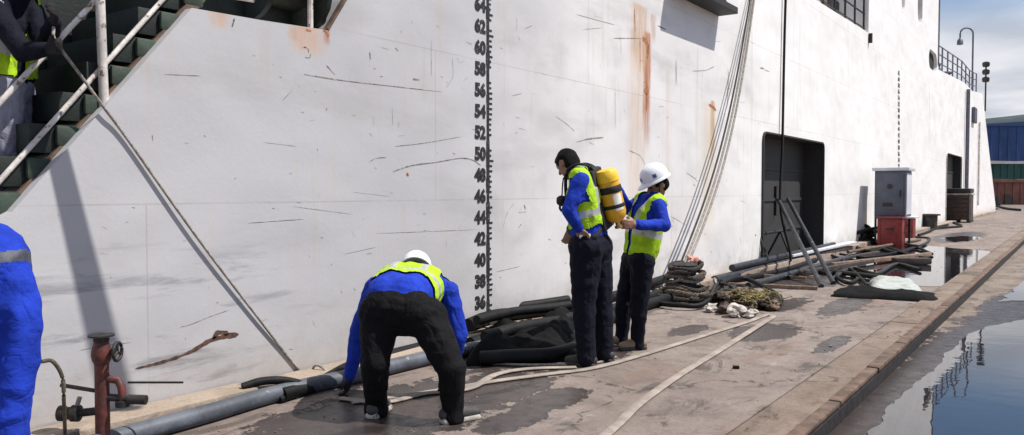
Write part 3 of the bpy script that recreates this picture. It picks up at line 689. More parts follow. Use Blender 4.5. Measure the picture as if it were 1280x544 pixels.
# ------------------------------------------------------------------ stairway up to the low deck
st_lo, st_hi = HP(15, 265, HX - .1), HP(240, 10, HX - .1)
sd = (st_hi - st_lo)
stair = thing('stairway', (HX - .5, st_lo.y - 1.0, .4), 'steep dark green ship stairway with white handrails at top left', 'stairs')
XN, XF = HX - .09, HX - .95
def onst(t, x=XN, dz=0): q = st_lo + sd * t; return V((x, q.y, q.z + dz))
MB().beam(onst(-.8, XN, .02), onst(1.05, XN, .02), .03, .075, up=(0, -sd.z, sd.y)).build('stringer', 'brownsteel', stair)
MB().beam(onst(-.8, XF, .045), onst(1.05, XF, .045), .03, .16, up=(0, -sd.z, sd.y)).build('stringer', 'brownsteel', stair)
nstep = 13; tread_me = None
for i in range(nstep):
    t = -.78 + i * .145; q = onst(t)
    if tread_me is None:
        tread_me = MB().box((XF + .016, q.y - .16, q.z + .02), (XN - .018, q.y + .115, q.z + .185), 0, .005); ob = tread_me.build('tread', 'green', stair, 35); q0 = q
        b2 = MB().box((XN - .017, q.y - .03, q.z + .06), (XN + .02, q.y + .113, q.z + .18), 0, .02).build('tread_bracket', 'green2', ob, 35)
    else:
        o2 = ob.copy(); link(o2, stair); o2.location = ob.location + (q - q0)
        b3 = b2.copy(); link(b3, o2)
MB().beam(onst(-.8, XF - .03, .50), onst(1.0, XF - .03, .50), .012, .72, up=(0, -sd.z, sd.y)).build('side_screen', 'green', stair)
def rail(p, q, r, mat='whitesteel', ext=(.9, .25), x=XN):
    a, b = HP(*p, x), HP(*q, x); d = b - a
    MB().tube([a - d * ext[0], b + d * ext[1]], r, 10).build('handrail', mat, stair, 50)
rail((15, 209), (196, 8), .0155); rail((15, 112), (120, 0), .0165, ext=(1.2, .6))
a = HP(122, 0, XN + .0); b = HP(127, 130, XN)
MB().tube([V((XN + .03, b.y, b.z - .05)), V((XN + .03, a.y - .02, a.z + .9))], .027, 10).build('rail_post', 'whitesteel', stair, 50)
b2_ = onst(-.35); MB().tube([V((XN + .03, b2_.y, b2_.z)), V((XN + .03, b2_.y - .02, b2_.z + 1.3))], .027, 10).build('rail_post', 'whitesteel', stair, 50)
rail((240, -12), (300, -2), .015, ext=(.1, .3))

# ------------------------------------------------------------------ people
def cap(a, ra, b, rb, m): return ('c', V(a), ra, V(b), rb, m)
def ell(c, ax, ra, m): return ('e', V(c), [V(q).normalized() for q in ax], ra, m)
def frame(d, hint):
    d = V(d).normalized(); l = V(hint) - d * V(hint).dot(d); l.normalize(); return d, l, d.cross(l)
def prim_mesh(prims):
    mb = MB()
    for p in prims:
        if p[0] == 'c':
            _, a, ra, b, rb, m = p; d = b - a; ln = max(d.length, 1e-4); prof = []
            for i in range(5): t = -math.pi / 2 + math.pi / 2 * i / 4; prof.append((max(1e-4, ra * math.cos(t)), ra * math.sin(t)))
            for i in range(5): t = math.pi / 2 * i / 4; prof.append((max(1e-4, rb * math.cos(t)), ln + rb * math.sin(t)))
            mb.lathe(prof, a, d if d.length > 1e-4 else UZ, 14)
        else:
            _, c, ax, r, m = p; k = len(mb.v); prof = [(max(1e-4, math.cos(-math.pi / 2 + math.pi * i / 12)), math.sin(-math.pi / 2 + math.pi * i / 12)) for i in range(13)]
            mb.lathe(prof, (0, 0, 0), UZ, 18)
            for i in range(k, len(mb.v)): q = mb.v[i].copy(); mb.v[i] = c + ax[0] * q.x * r[0] + ax[1] * q.y * r[1] + ax[2] * q.z * r[2]
    return mb
def sdf(prims, P):
    D = np.empty((len(prims), len(P)))
    for i, p in enumerate(prims):
        if p[0] == 'c':
            _, a, ra, b, rb, m = p; a = np.array(a); b = np.array(b); d = b - a; t = np.clip(((P - a) @ d) / max(1e-9, d @ d), 0, 1)
            D[i] = np.linalg.norm(P - a - t[:, None] * d, axis=1) - (ra + (rb - ra) * t)
        else:
            _, c, ax, r, m = p; A = np.array(ax); q = ((P - np.array(c)) @ A.T) / np.array(r); D[i] = (np.linalg.norm(q, axis=1) - 1) * min(r)
    return D
def blob(name, prims, parent, voxel=.009, wr=.0, it=3, keep=None, recolor=None, loc=None):
    """closed shapes fused into one continuous skin; each face takes the material of the nearest shape"""
    me0 = prim_mesh(prims).mesh('tmp', 'skin'); ob = bpy.data.objects.new('tmp', me0); COL.objects.link(ob)
    md = ob.modifiers.new('r', 'REMESH'); md.mode = 'VOXEL'; md.voxel_size = voxel
    if it: ms = ob.modifiers.new('s', 'SMOOTH'); ms.factor = .5; ms.iterations = it
    dg = bpy.context.evaluated_depsgraph_get(); dg.update(); me = bpy.data.meshes.new_from_object(ob.evaluated_get(dg)); me.name = name
    bpy.data.objects.remove(ob); bpy.data.meshes.remove(me0)
    n = len(me.vertices); P = np.empty(n * 3); me.vertices.foreach_get('co', P); P = P.reshape(-1, 3)
    D = sdf(prims, P); near = D.argmin(0); mats = []
    for p in prims:
        if p[-1] not in mats: mats.append(p[-1])
    pm = np.array([mats.index(p[-1]) for p in prims])
    hard = np.array([p[-1] in ('skin', 'eye', 'lips', 'helmet', 'sole', 'glove') for p in prims])
    if wr:
        nr = np.empty(n * 3); me.vertices.foreach_get('normal', nr); nr = nr.reshape(-1, 3)
        off = np.array([0.0 if hard[near[i]] else (.45 - 1.5 * abs(mnoise.noise(V((P[i, 0] * 7 + P[i, 2] * 3, P[i, 1] * 7 - P[i, 2] * 2, P[i, 2] * 9)))) + .35 * mnoise.noise(V((P[i, 0] * 22, P[i, 1] * 22, P[i, 2] * 16)))) * wr for i in range(n)])
        P = P + nr * off[:, None]; me.vertices.foreach_set('co', P.ravel())
    me.materials.clear()
    if recolor: mats = mats + [q for q in recolor[1] if q not in mats]
    for q in mats: me.materials.append(M[q])
    np_ = len(me.polygons); cen = np.empty(np_ * 3); me.polygons.foreach_get('center', cen); cen = cen.reshape(-1, 3)
    fm = pm[sdf(prims, cen).argmin(0)]
    if recolor: fm = recolor[0](cen, fm, mats)
    me.polygons.foreach_set('material_index', fm.astype(np.int32)); me.polygons.foreach_set('use_smooth', [True] * np_)
    if keep is not None:
        kp = keep(cen); bm = bmesh.new(); bm.from_mesh(me); bm.faces.ensure_lookup_table()
        bmesh.ops.delete(bm, geom=[bm.faces[i] for i in range(np_) if not kp[i]], context='FACES'); bm.to_mesh(me); bm.free()
    return place(name, me, parent, loc)
def hand(wr_, d, side, curl, m, sc=1.0):
    """palm, four fingers of different length with two bends, thumb from the side of the palm"""
    d, s_, nrm = frame(d, side); o = []; k = sc
    o += [cap(wr_, .024 * k, wr_ + d * .03 * k, .026 * k, m), cap(wr_ + d * .03 * k + s_ * .024 * k, .018 * k, wr_ + d * .085 * k + s_ * .030 * k, .014 * k, m), cap(wr_ + d * .03 * k - s_ * .022 * k, .018 * k, wr_ + d * .08 * k - s_ * .028 * k, .014 * k, m), cap(wr_ + d * .03 * k, .020 * k, wr_ + d * .088 * k, .015 * k, m)]
    for off, ln in ((.034, .066), (.012, .078), (-.012, .072), (-.033, .056)):
        b = wr_ + (d * .088 + s_ * off) * k; dd = d; p = b
        for j, fr in enumerate((.42, .33, .25)):
            a = curl * (j + .5); dd = d * math.cos(a) + nrm * math.sin(a); q = p + dd * ln * fr * k; o.append(cap(p, (.0105 - .001 * j) * k, q, (.0098 - .001 * j) * k, m)); p = q
    b = wr_ + (d * .028 + s_ * .030) * k; q = b + (d * .6 + s_ * .65 + nrm * .3).normalized() * .036 * k; o += [cap(b, .014 * k, q, .011 * k, m), cap(q, .011 * k, q + (d * .9 + s_ * .15 + nrm * .4).normalized() * .034 * k, .009 * k, m)]
    return o
def head_prims(c, fwd, up, sc=1.0):
    f, u, l = frame(fwd, up); o = [ell(c + u * .018 * sc, (l, f, u), (.075 * sc, .096 * sc, .098 * sc), 'skin'), ell(c - u * .045 * sc + f * .022 * sc, (l, f, u), (.058 * sc, .068 * sc, .075 * sc), 'skin')]
    o += [cap(c + f * .088 * sc + u * .012 * sc, .010 * sc, c + f * .112 * sc - u * .022 * sc, .015 * sc, 'skin'), ell(c - u * .103 * sc + f * .055 * sc, (l, f, u), (.028 * sc, .024 * sc, .022 * sc), 'skin')]
    for s_ in (-1, 1):
        o += [ell(c + l * .076 * s_ * sc - f * .005 * sc - u * .005 * sc, (l, f, u), (.012 * sc, .022 * sc, .034 * sc), 'skin'), ell(c + l * .032 * s_ * sc + f * .083 * sc + u * .012 * sc, (l, f, u), (.015 * sc, .010 * sc, .008 * sc), 'eye'),
              cap(c + l * .018 * s_ * sc + f * .09 * sc + u * .030 * sc, .006 * sc, c + l * .046 * s_ * sc + f * .078 * sc + u * .031 * sc, .006 * sc, 'eye')]
    o.append(cap(c - l * .020 * sc + f * .084 * sc - u * .056 * sc, .008 * sc, c + l * .020 * sc + f * .084 * sc - u * .056 * sc, .008 * sc, 'lips'))
    return o
def hard_hat(parent, c, fwd, up, emblem=True):
    f, u, l = frame(fwd, up); R0 = c + u * .052
    def P_(x, y, z): return R0 + l * x + f * y + u * z
    mb = MB(); n = 28; rows = []
    prof = [(1.0, 0.0), (1.0, .02), (.985, .045), (.93, .075), (.82, .102), (.62, .125), (.36, .138), (.001, .142)]
    for r, h in prof:
        rows.append([P_(.112 * r * math.cos(t), .132 * r * math.sin(t), h) for t in [2 * math.pi * j / n for j in range(n)]])
    k = 0; mb.v += [q for rw in rows for q in rw]
    for i in range(len(rows) - 1):
        for j in range(n): a, b = i * n + j, i * n + (j + 1) % n; mb.f.append((a, b, b + n, a + n))
    hel = mb.build('helmet', 'helmet', parent, 60)
    br = MB()
    ring = []
    for (r, h) in ((.99, .002), (1.0, .012), (1.10, -.004), (1.10, -.012), (.99, -.006)):
        row = []
        for j in range(n):
            t = 2 * math.pi * j / n; pk = max(0, math.sin(t)) ** 3 * .042 if r > 1.05 else 0
            row.append(P_(.112 * r * math.cos(t), .132 * r * math.sin(t) + pk, h - pk * .25))
        ring.append(row)
    br.v = [q for rw in ring for q in rw]
    for i in range(len(ring)):
        for j in range(n): a, b = i * n + j, i * n + (j + 1) % n; c_, d_ = ((i + 1) % len(ring)) * n + (j + 1) % n, ((i + 1) % len(ring)) * n + j; br.f.append((a, b, c_, d_))
    br.build('brim', 'helmet', hel, 50)
    rg = MB()
    for x in (-.022, 0, .022): rg.tube([P_(x * (1 - .2 * abs(t)), .128 * math.sin(t * 1.35), .004 + .140 * math.cos(t * 1.35) * .99) for t in [i / 6 - 1 for i in range(1, 12)]], .005 if x else .007, 6)
    rg.build('ridge', 'helmet', hel, 50)
    cs = MB()
    for s_ in (-1, 1): cs.tube([P_(.10 * s_, .02, 0), P_(.075 * s_, .04, -.09), P_(.02 * s_, .06, -.155)], .006, 6)
    cs.build('chin_strap', 'strap', hel, 50)
    if emblem: 
        for t0 in (math.radians(160), math.radians(20), math.radians(90)):
            em = MB(); p0 = [P_(.115 * math.cos(t) * rr_, .135 * math.sin(t) * rr_, h) for t, h, rr_ in ((t0 - .13, .035, 1.0), (t0 + .13, .035, 1.0), (t0 + .13, .068, .965), (t0 - .13, .068, .965))]
            em.add(p0, [(0, 1, 2, 3)]); em.build('emblem', 'emblem', hel)
    return hel
def shoe(parent, ank, d, m='sneak', sc=1.0):
    sm_ = 'paleend' if m == 'sneak' else 'sole'
    d = V(d); d.z = 0; d.normalize(); l = V((-d.y, d.x, 0)); g0 = V((ank.x, ank.y, 0))
    up_ = [cap(g0 - d * .05 + UZ * .055, .042, g0 + d * .04 + UZ * .055, .046, m), cap(g0 + d * .04 + UZ * .055, .046, g0 + d * .15 + UZ * .040, .036, m), cap(g0 - d * .02 + UZ * .05, .045, V((ank.x, ank.y, .115)), .046, m)]
    so_ = [cap(g0 - d * .055 + l * s_ * .018 + UZ * .014, .028, g0 + d * .155 + l * s_ * .022 + UZ * .014, .024, sm_) for s_ in (-1, 0, 1)]
    def flat(cen, fm, mats): return fm
    o = blob('shoe', up_, parent, .008, 0, 2)
    s2 = blob('sole', so_, o, .008, 0, 1)
    for ob_ in (o, s2):
        a = np.empty(len(ob_.data.vertices) * 3); ob_.data.vertices.foreach_get('co', a); a = a.reshape(-1, 3)
        lim = .001 if ob_ is s2 else .008; a[:, 2] = np.maximum(a[:, 2], lim - ROOT[parent.name].z); ob_.data.vertices.foreach_set('co', a.ravel()); ob_.data.update()
def worker(name, label, J, fwd, jacket='blue', pants='navy', handm='skin', shoem='sneak', foot_dirs=None, headdir=None, headup=UZ, hair=True, hat=False, vest=True, group=None, base=None, baggy=1.0, curl=.5, bulk=1.0, ground=True, hem=.0, wrinkle=.010, recol=None):
    """J: joints in world space. lateral axis from the hips."""
    b0 = base if base is not None else V(((J['anL'].x + J['anR'].x) / 2, (J['anL'].y + J['anR'].y) / 2, 0))
    root = thing(name, b0, label, 'person', group)
    pel, ch, nk = J['pel'], J['ch'], J['nk']; lat = (J['hipL'] - J['hipR']).normalized(); sl_ = (J['shL'] - J['shR']).normalized()
    k = bulk; P = []
    tors = [cap(pel + lat * .06, .125 * k, ch + sl_ * .085, .125 * k, jacket), cap(pel - lat * .06, .125 * k, ch - sl_ * .085, .125 * k, jacket), cap(pel, .12 * k, ch, .13 * k, jacket),
            cap(ch + sl_ * .08, .12 * k, J['shL'] * .75 + nk * .25, .075 * k, jacket), cap(ch - sl_ * .08, .12 * k, J['shR'] * .75 + nk * .25, .075 * k, jacket), cap(J['shL'], .068 * k, nk, .06, jacket), cap(J['shR'], .068 * k, nk, .06, jacket), cap(ch, .12 * k, nk, .07, jacket)]
    P += tors
    P += [cap(nk, .058, J['hd'] - (J['hd'] - nk).normalized() * .03, .052, 'skin'), cap(nk - (J['hd'] - nk).normalized() * .01, .070, nk + (J['hd'] - nk).normalized() * .03, .062, jacket)]
    P += head_prims(J['hd'], headdir if headdir is not None else fwd, headup)
    dn = (pel - ch).normalized()
    P += [cap(J['hipL'], .118 * baggy, J['hipR'], .118 * baggy, pants), cap(J['hipL'] * .6 + pel * .4 + dn * .03, .12 * baggy, J['hipR'] * .6 + pel * .4 + dn * .03, .12 * baggy, pants)]
    for s_ in 'LR':
        P += [cap(J['hip' + s_], .112 * baggy, J['kn' + s_], .080 * baggy, pants), cap(J['kn' + s_], .080 * baggy, J['an' + s_] + V((0, 0, .02)), .058 * baggy, pants), cap(J['an' + s_] + V((0, 0, .03)), .062 * baggy, J['an' + s_] + V((0, 0, -.01)), .064 * baggy, pants), cap(J['an' + s_], .045, V((J['an' + s_].x, J['an' + s_].y, J['an' + s_].z - .03)), .04, pants)]
        w_ = J['ha' + s_]; e_ = J['el' + s_]; dv = (w_ - e_).normalized()
        P += [cap(J['sh' + s_], .070 * k, e_, .056 * k, jacket), cap(e_, .056 * k, w_, .042, jacket), cap(w_ - dv * .02, .043, w_ + dv * .005, .041, jacket)]
        P += hand(w_ + dv * .02, J.get('hd' + s_, dv), J.get('hs' + s_, V((0, 0, 1)) if abs(dv.z) < .8 else -V(fwd)), curl, handm)
    blob('body', P, root, .009, wrinkle, recolor=recol)
    if hair:
        f, u, l = frame(headdir if headdir is not None else fwd, headup); c = J['hd']
        hp = [ell(c + u * .032 - f * .008, (l, f, u), (.080, .098, .090), 'hair'), ell(c - f * .040 - u * .005, (l, f, u), (.076, .066, .085), 'hair')]
        def kp(cen):
            q = cen - np.array(c); return ~((q @ np.array(f) > .055) & (q @ np.array(u) < .058))
        hb = blob('hair', hp, root, .008, .014, 1, keep=kp)
    if hat: hard_hat(root, J['hd'] + frame(headdir, headup)[1] * .0, headdir, headup)
    if vest:
        ax = (nk - pel); ln = ax.length; ax = ax / ln; vp = [('c', p[1], p[2] + .014, p[3], p[4] + .014, 'vest') for p in tors[:5]] + [cap(J['shL'] * .78 + nk * .22, .085, J['shL'] * .35 + nk * .65, .078, 'vest'), cap(J['shR'] * .78 + nk * .22, .085, J['shR'] * .35 + nk * .65, .078, 'vest')]
        fb = V(fwd); fb = (fb - ax * fb.dot(ax)).normalized(); side = ax.cross(fb)
        a_, p_, s_n, f_n = np.array(ax), np.array(pel), np.array(side), np.array(fb); cn = np.array(ch)
        def keep(cen):
            h = (cen - p_) @ a_; sd_ = np.abs((cen - p_) @ s_n); fr = (cen - p_) @ f_n
            wv = .012 * np.sin(cen[:, 0] * 25 + cen[:, 1] * 21)
            ok = (h > hem + wv) & ~((sd_ < .055) & (h > ln - .05)) & ~((fr > .02) & (sd_ < .028 + .10 * np.clip((h - ln * .55) / (ln * .45), 0, 1)))
            arm = (sd_ > .185 * k) & (h > ln * .52) & (h < ln * .93); return ok & ~arm
        def rec(cen, fm, mats):
            h = (cen - p_) @ a_; sd_ = np.abs((cen - p_) @ s_n); r = mats.index('reflect'); fm = fm.copy()
            fm[(np.abs(h - ln * .34) < .026)] = r; fm[(np.abs(sd_ - .105) < .022) & (h > ln * .36)] = r; return fm
        v_ = blob('vest', vp, root, .010, .010, 2, keep=keep, recolor=(rec, ['reflect']))
    fd = foot_dirs or (fwd, fwd)
    for s_, d in zip('LR', fd):
        if ground: shoe(root, J['an' + s_], d, shoem)
    return root
def joints(d): return {k: PT(*v) for k, v in d.items()}

# standing man who wears the breathing apparatus, seen from his left side
wA = 6.485
JA = joints(dict(pel=(737, 294, wA), ch=(731, 245, wA), nk=(722, 216, wA), hd=(709, 204, wA), shL=(726, 226, wA - .19), shR=(735, 224, wA + .19), elL=(711, 264, wA - .25), elR=(724, 264, wA + .2),
     haL=(722, 284, wA - .20), haR=(716, 283, wA + .18), hipL=(733, 310, wA - .09), hipR=(744, 308, wA + .09), knL=(730, 378, wA - .09), knR=(751, 374, wA + .10), anL=(733, 446, wA - .10), anR=(756, 441, wA + .10)))
fA = (-RT * .93 + FH * .36).normalized()
pA = worker('person', 'bareheaded worker in blue jacket and vest, bowed, wearing yellow air cylinder on his back', JA, fA, headdir=(fA * .75 + FH * .45 - UZ * .75).normalized(), headup=UZ, baggy=1.24, foot_dirs=(fA, (fA + FH * .4)), shoem='sole', bulk=1.02, pants='navy', hem=.07)
# the breathing apparatus: back plate, straps, cylinder, mask
c0, c1 = PT(758, 220, wA - .06), PT(770, 270, wA - .02)
sc = thing('breathing_apparatus', V((c1.x, c1.y, c1.z - .1)), 'yellow air cylinder in black harness on the back of the bareheaded worker', 'air tank')
ax = (c1 - c0); ln = ax.length; ax.normalize()
cyl = MB().lathe([(.03, -.02), (.07, -.01), (.088, .03), (.090, .06), (.090, ln - .03), (.078, ln + .015), (.05, ln + .04), (.03, ln + .05)], c0, ax, 26).build('cylinder', 'cyl', sc, 40)
MB().lathe([(.045, -.055), (.075, -.045), (.092, -.015), (.095, .02), (.095, .045), (.090, .05)], c0, ax, 26).build('cap', 'cyltop', cyl, 40)
MB().lathe([(.093, .085), (.097, .09), (.097, .135), (.093, .14)], c0, ax, 26).build('strap', 'strap', sc, 40)
MB().lathe([(.0925, ln - .10), (.0945, ln - .095), (.0945, ln - .075), (.0925, ln - .07)], c0, ax, 26).build('strap', 'strap', sc, 40)
vw = (CAM - c0); vw.z = 0; vw = (vw - ax * vw.dot(ax)).normalized(); sdv = ax.cross(vw)
lb = MB(); k0 = 0
rows = [(ln * .50, -.1), (ln * .82, -.1)]
pts_ = []
for h in (ln * .45, ln * .85):
    for t in [.1 + i * .14 for i in range(7)]: pts_.append(c0 + ax * h + (vw * math.cos(t) - sdv * math.sin(t) * (1 if sdv.dot(RT) < 0 else -1)) * .0915)
lb.add(pts_, [(i, i + 1, i + 8, i + 7) for i in range(6)]); lb.build('label_plate', 'label', cyl, 40)
MB().lathe([(.02, ln + .04), (.02, ln + .08), (.032, ln + .082), (.032, ln + .10), (.015, ln + .105)], c0, ax, 16).build('valve', 'brass', sc, 40)
fb = fA
bp_ = MB(); m0 = (c0 + c1) / 2 + fb * .10; bp_.obox(m0 + ax * .02, Matrix((fb.cross(ax), fb, ax)).transposed(), (.15, .035, .25), .02); bp_.build('back_plate', 'strap', sc, 35)
for s_, nm in ((1, 'shL'), (-1, 'shR')):
    q = JA[nm] * .62 + JA['nk'] * .38
    MB().tube(spline([m0 - ax * .16 + fb * .0, q - fb * .075 + UZ * .085, q + UZ * .105 + fb * .02, q + fb * .11 + UZ * .03, JA['ch'] + (JA[nm] - JA['nk']) * .55 + fb * .155 - UZ * .05, JA['pel'] + (JA[nm] - JA['nk']) * .75 + fb * .10 + UZ * .10], 6), .022, 8, flat=(1, .45)).build('shoulder_strap', 'strap', sc, 50)
MB().tube(spline([m0 + ax * .2, JA['pel'] + (JA['shL'] - JA['nk']) * .95 + UZ * .06 - fb * .02, JA['pel'] + (JA['shL'] - JA['nk']) * .75 + UZ * .05 + fb * .13, JA['pel'] + fb * .185 + UZ * .05, JA['pel'] + (JA['shR'] - JA['nk']) * .75 + UZ * .05 + fb * .13, JA['pel'] + (JA['shR'] - JA['nk']) * .95 + UZ * .06 - fb * .02, m0 + ax * .22], 6), .024, 8, flat=(.5, 1)).build('waist_belt', 'strap', sc, 50)
q = JA['pel'] + (JA['shL'] - JA['nk']) * 1.1 + UZ * .06 + fb * .07; MB().obox(q, Matrix.Rotation(YAW, 3, 'Z'), (.045, .012, .035), .01).build('belt_buckle', 'label', sc, 35)
mk = PT(702, 251, wA - .02)
MB().lathe([(.015, -.035), (.040, -.02), (.045, .0), (.040, .02), (.03, .035)], mk, fA, 16).build('face_mask', 'strap', sc, 40)
MB().tube(spline([mk, JA['nk'] + fA * .11 - UZ * .02, JA['nk'] - FH * .1], 5), .006, 6).build('mask_strap', 'strap', sc, 60)
MB().tube(spline([mk, JA['ch'] + fA * .2 - UZ * .12, JA['ch'] + (JA['shL'] - JA['nk']) * 1.1 + fA * .05 - UZ * .1, m0 + ax * .15], 6), .010, 8).build('air_tube', 'rubber', sc, 60)

# helmeted man helping with the cylinder
wB = 7.075
JB = joints(dict(pel=(801, 314, wB), ch=(808, 270, wB - .02), nk=(817, 247, wB - .02), hd=(822, 231, wB - .03), shL=(823, 257, wB - .20), shR=(800, 253, wB + .17), elL=(831, 282, wB - .30), elR=(785, 262, wB + .10),
     haL=(797, 281, wB - .46), haR=(772, 237, wB - .25), hipL=(803, 326, wB - .10), hipR=(792, 325, wB + .09), knL=(799, 380, wB - .08), knR=(780, 378, wB + .12), anL=(797, 431, wB), anR=(777, 426, wB + .16)))
fB = (-RT * .95 - FH * .30).normalized()
pB = worker('person', 'worker in white helmet and lime vest steadying the yellow cylinder from behind', JB, fB, headdir=(fB - UZ * .48).normalized(), headup=(UZ - fB * .05), hair=True, hat=True, shoem='tan', foot_dirs=(fB, fB), baggy=.98, bulk=.96, hem=-.06)

# bending man, seen from behind
JC = joints(dict(pel=(497, 372, 5.00), ch=(514, 357, 5.34), nk=(518, 349, 5.53), hd=(519, 345, 5.66), shL=(470, 360, 5.44), shR=(560, 366, 5.40), elL=(449, 414, 5.46), elR=(573, 420, 5.40),
     haL=(438, 468, 5.48), haR=(560, 470, 5.5), hipL=(475, 391, 4.97), hipR=(533, 397, 4.93), knL=(469, 454, 4.88), knR=(564, 460, 4.80), anL=(470, 511, 4.98), anR=(566, 518, 4.85)))
pC = worker('person', 'worker in white helmet bending right down over the grey hose, seen from behind', JC, (FH * .95 - RT * .05 - UZ * .9).normalized(), headdir=(FH * .6 - UZ * .8).normalized(), headup=(UZ * .6 + FH * .8).normalized(), hair=False, hat=True, handm='glove', shoem='sneak',
            foot_dirs=((FH + RT * .25), (FH * .5 + RT * .9)), baggy=1.12, bulk=1.12, pants='black', curl=.7, hem=.10)

# bystander at the left edge of the picture, close to the camera
wD = 2.62
JD = joints(dict(pel=(-48, 452, wD), ch=(-46, 330, wD), nk=(-44, 276, wD), hd=(-50, 222, wD), shL=(-118, 312, wD + .05), shR=(0, 318, wD - .02), elL=(-140, 430, wD + .0), elR=(31, 412, wD - .04),
     haL=(-110, 520, wD - .1), haR=(10, 545, wD - .10), hipL=(-85, 470, wD), hipR=(-12, 470, wD), knL=(-88, 610, wD), knR=(-8, 610, wD), anL=(-88, 748, wD), anR=(-4, 748, wD)))
def sleeve_band(cen, fm, mats):
    fm = fm.copy()
    for s_ in 'LR':
        a_, b_ = np.array(JD['sh' + s_]), np.array(JD['el' + s_]); d_ = b_ - a_; t_ = ((cen - a_) @ d_) / (d_ @ d_); r_ = np.linalg.norm(cen - a_ - t_[:, None] * d_, axis=1)
        fm[(np.abs(t_ - .12) < .075) & (r_ < .11)] = mats.index('darktape')
    return fm
pD = worker('person', 'man in bright blue work jacket cut off by the left edge', JD, -FH, headdir=(-FH * .9 - RT * .4), hat=False, vest=False, baggy=1.1, bulk=1.08, pants='blue', ground=True, wrinkle=.013, recol=(sleeve_band, ['darktape']))
# man on the stairway handling the rope
wE = 4.66
fE = (RT * .8 - FH * .5).normalized()
JE = joints(dict(pel=(8, 96, wE), ch=(8, 36, wE - .02), nk=(14, 0, wE - .04), hd=(22, -32, wE - .05), shL=(36, 8, wE + .08), shR=(-8, 10, wE - .18), elL=(58, 58, wE - .05), elR=(30, 66, wE - .26),
     haL=(66, 30, 4.45), haR=(54, 62, 4.36), hipL=(16, 112, wE + .08), hipR=(4, 112, wE - .08), knL=(20, 190, wE + .06), knR=(8, 188, wE - .10), anL=(12, 262, wE + .06), anR=(0, 262, wE - .06)))
pE = worker('person', 'person in lime vest and dark gloves on the green stairway gripping a rope', JE, fE, headdir=(fE - UZ * .4).normalized(), hat=True, hair=False, handm='glove', pants='ltgrey', jacket='navy', ground=False, base=JE['anL'] - V((0, 0, .1)), curl=.8)

# ------------------------------------------------------------------ lines, hoses and gear
def line(name, pts, r, mat, label, cat, group=None, n=8, flat=None, k=8):
    o = MB().tube(spline(pts, n) if len(pts) > 2 else pts, r, k, flat).build(name, mat, None, 60); return tag(o, label, cat, group)
a = PT(70, 52, 4.40); e_ = HP(131, 136, HX + .030); b = HP(378, 466, HX + .016)
line('hauling_rope', [PT(66, 18, 4.45), PT(67, 36, 4.42), a, a.lerp(e_, .5), e_, HP(160, 175, HX + .018), e_.lerp(b, .4) - UZ * .035, e_.lerp(b, .7) - UZ * .032, b, V((HX + .12, b.y + .05, .125)), V((HX + .30, b.y + .08, .03))], .0085, 'rope', 'thin grey rope slanting from the stairway down to the kerb', 'rope')

# mooring bollard with rope turns and lines up to the ship
bp0 = G(856, 374); bx, by = bp0.x, bp0.y
bo = thing('mooring_bollard', (bx, by, 0), 'squat dark mooring bollard buried under turns of rope', 'bollard')
MB().lathe([(.24, 0), (.24, .03), (.15, .05), (.14, .40), (.165, .42), (.165, .45), (.10, .48)], (bx, by, 0), n=22).build('post', 'iron', bo, 40)
MB().box((bx - .32, by - .32, 0), (bx + .32, by + .32, .025), .3, .008).build('base_plate', 'iron', bo, 35)
rw = random.Random(44)
for i in range(8):                                # each turn a loose loop of its own
    ph = rw.random() * 6.28; R0 = .185 + .05 * rw.random() + (.05 if i < 3 else 0); pts = []
    for j in range(31):
        t = ph + 6.5 * j / 30; rr_ = R0 * (1 + .10 * math.sin(2 * t + ph * 2) + .05 * math.sin(5 * t)); pts.append(V((bx + rr_ * math.cos(t), by + rr_ * math.sin(t) * 1.15, .06 + i * .052 + .035 * math.sin(t + ph * 3) + .015 * math.sin(3 * t) + .02 * j / 30)))
    MB().rope(pts, .027).build('rope_turn', ['darkrope', 'brownrope', 'darkrope', 'rope', 'darkrope', 'brownrope', 'darkrope', 'darkrope'][i], bo, 60)
for i, R0 in enumerate((.33, .38, .30)):
    ph = rw.random() * 6.28; pts = []
    for j in range(31):
        t = ph + 5.6 * j / 30; rr_ = R0 * (1 + .14 * math.sin(2 * t + ph)); pts.append(V((bx + .06 + rr_ * math.cos(t), by - .05 + rr_ * math.sin(t) * 1.3, .035 + i * .045 + .02 * math.sin(3 * t))))
    MB().rope(pts, .032).build('rope_turn', ['darkrope', 'darkrope', 'brownrope'][i], bo, 60)
tops = [(932, -2), (936, -2), (940, -2), (944, -2)]; names = ['darkrope', 'rope', 'rope', 'darkrope']
lab = ['dark mooring line, leftmost of the three rising from the rope-wound bollard', 'pale mooring line, middle one of the three above the bollard', 'pale mooring line, rightmost of the three above the bollard']
starts = [(856, 332), (864, 328), (870, 326), (878, 322)]
for i in range(3):
    e = HP(944 + i * 2.0, -75, HX + .02); e = V((HX + .03, e.y, 5.32)); s0 = V((bx - .06 + .035 * i, by + .07 * (i - 1), .40 + .03 * i))
    pts = [s0.lerp(e, t) - V((0, 0, math.sin(t * math.pi) * (.50 + .05 * i))) + V((.0, .14 * math.sin(t * math.pi), 0)) for t in [j / 10 for j in range(11)]]
    line('mooring_line', pts, .015 if i == 0 else .018, names[i], lab[i], 'rope', 'mooring lines', n=3, k=7)
q = V((bx + .04, by + .24, .48)); mb = MB()
for i in range(5): mb.obox(q + V((random.uniform(-.06, .06), random.uniform(-.06, .06), random.uniform(-.03, .05))), Matrix.Rotation(random.random() * 3, 3, V((random.random(), random.random(), 1)).normalized()), (.075, .05, .03), .02)
tag(mb.build('rag', 'pink', None, 40), 'faded pink rag tied on top of the rope-wound bollard', 'rag')
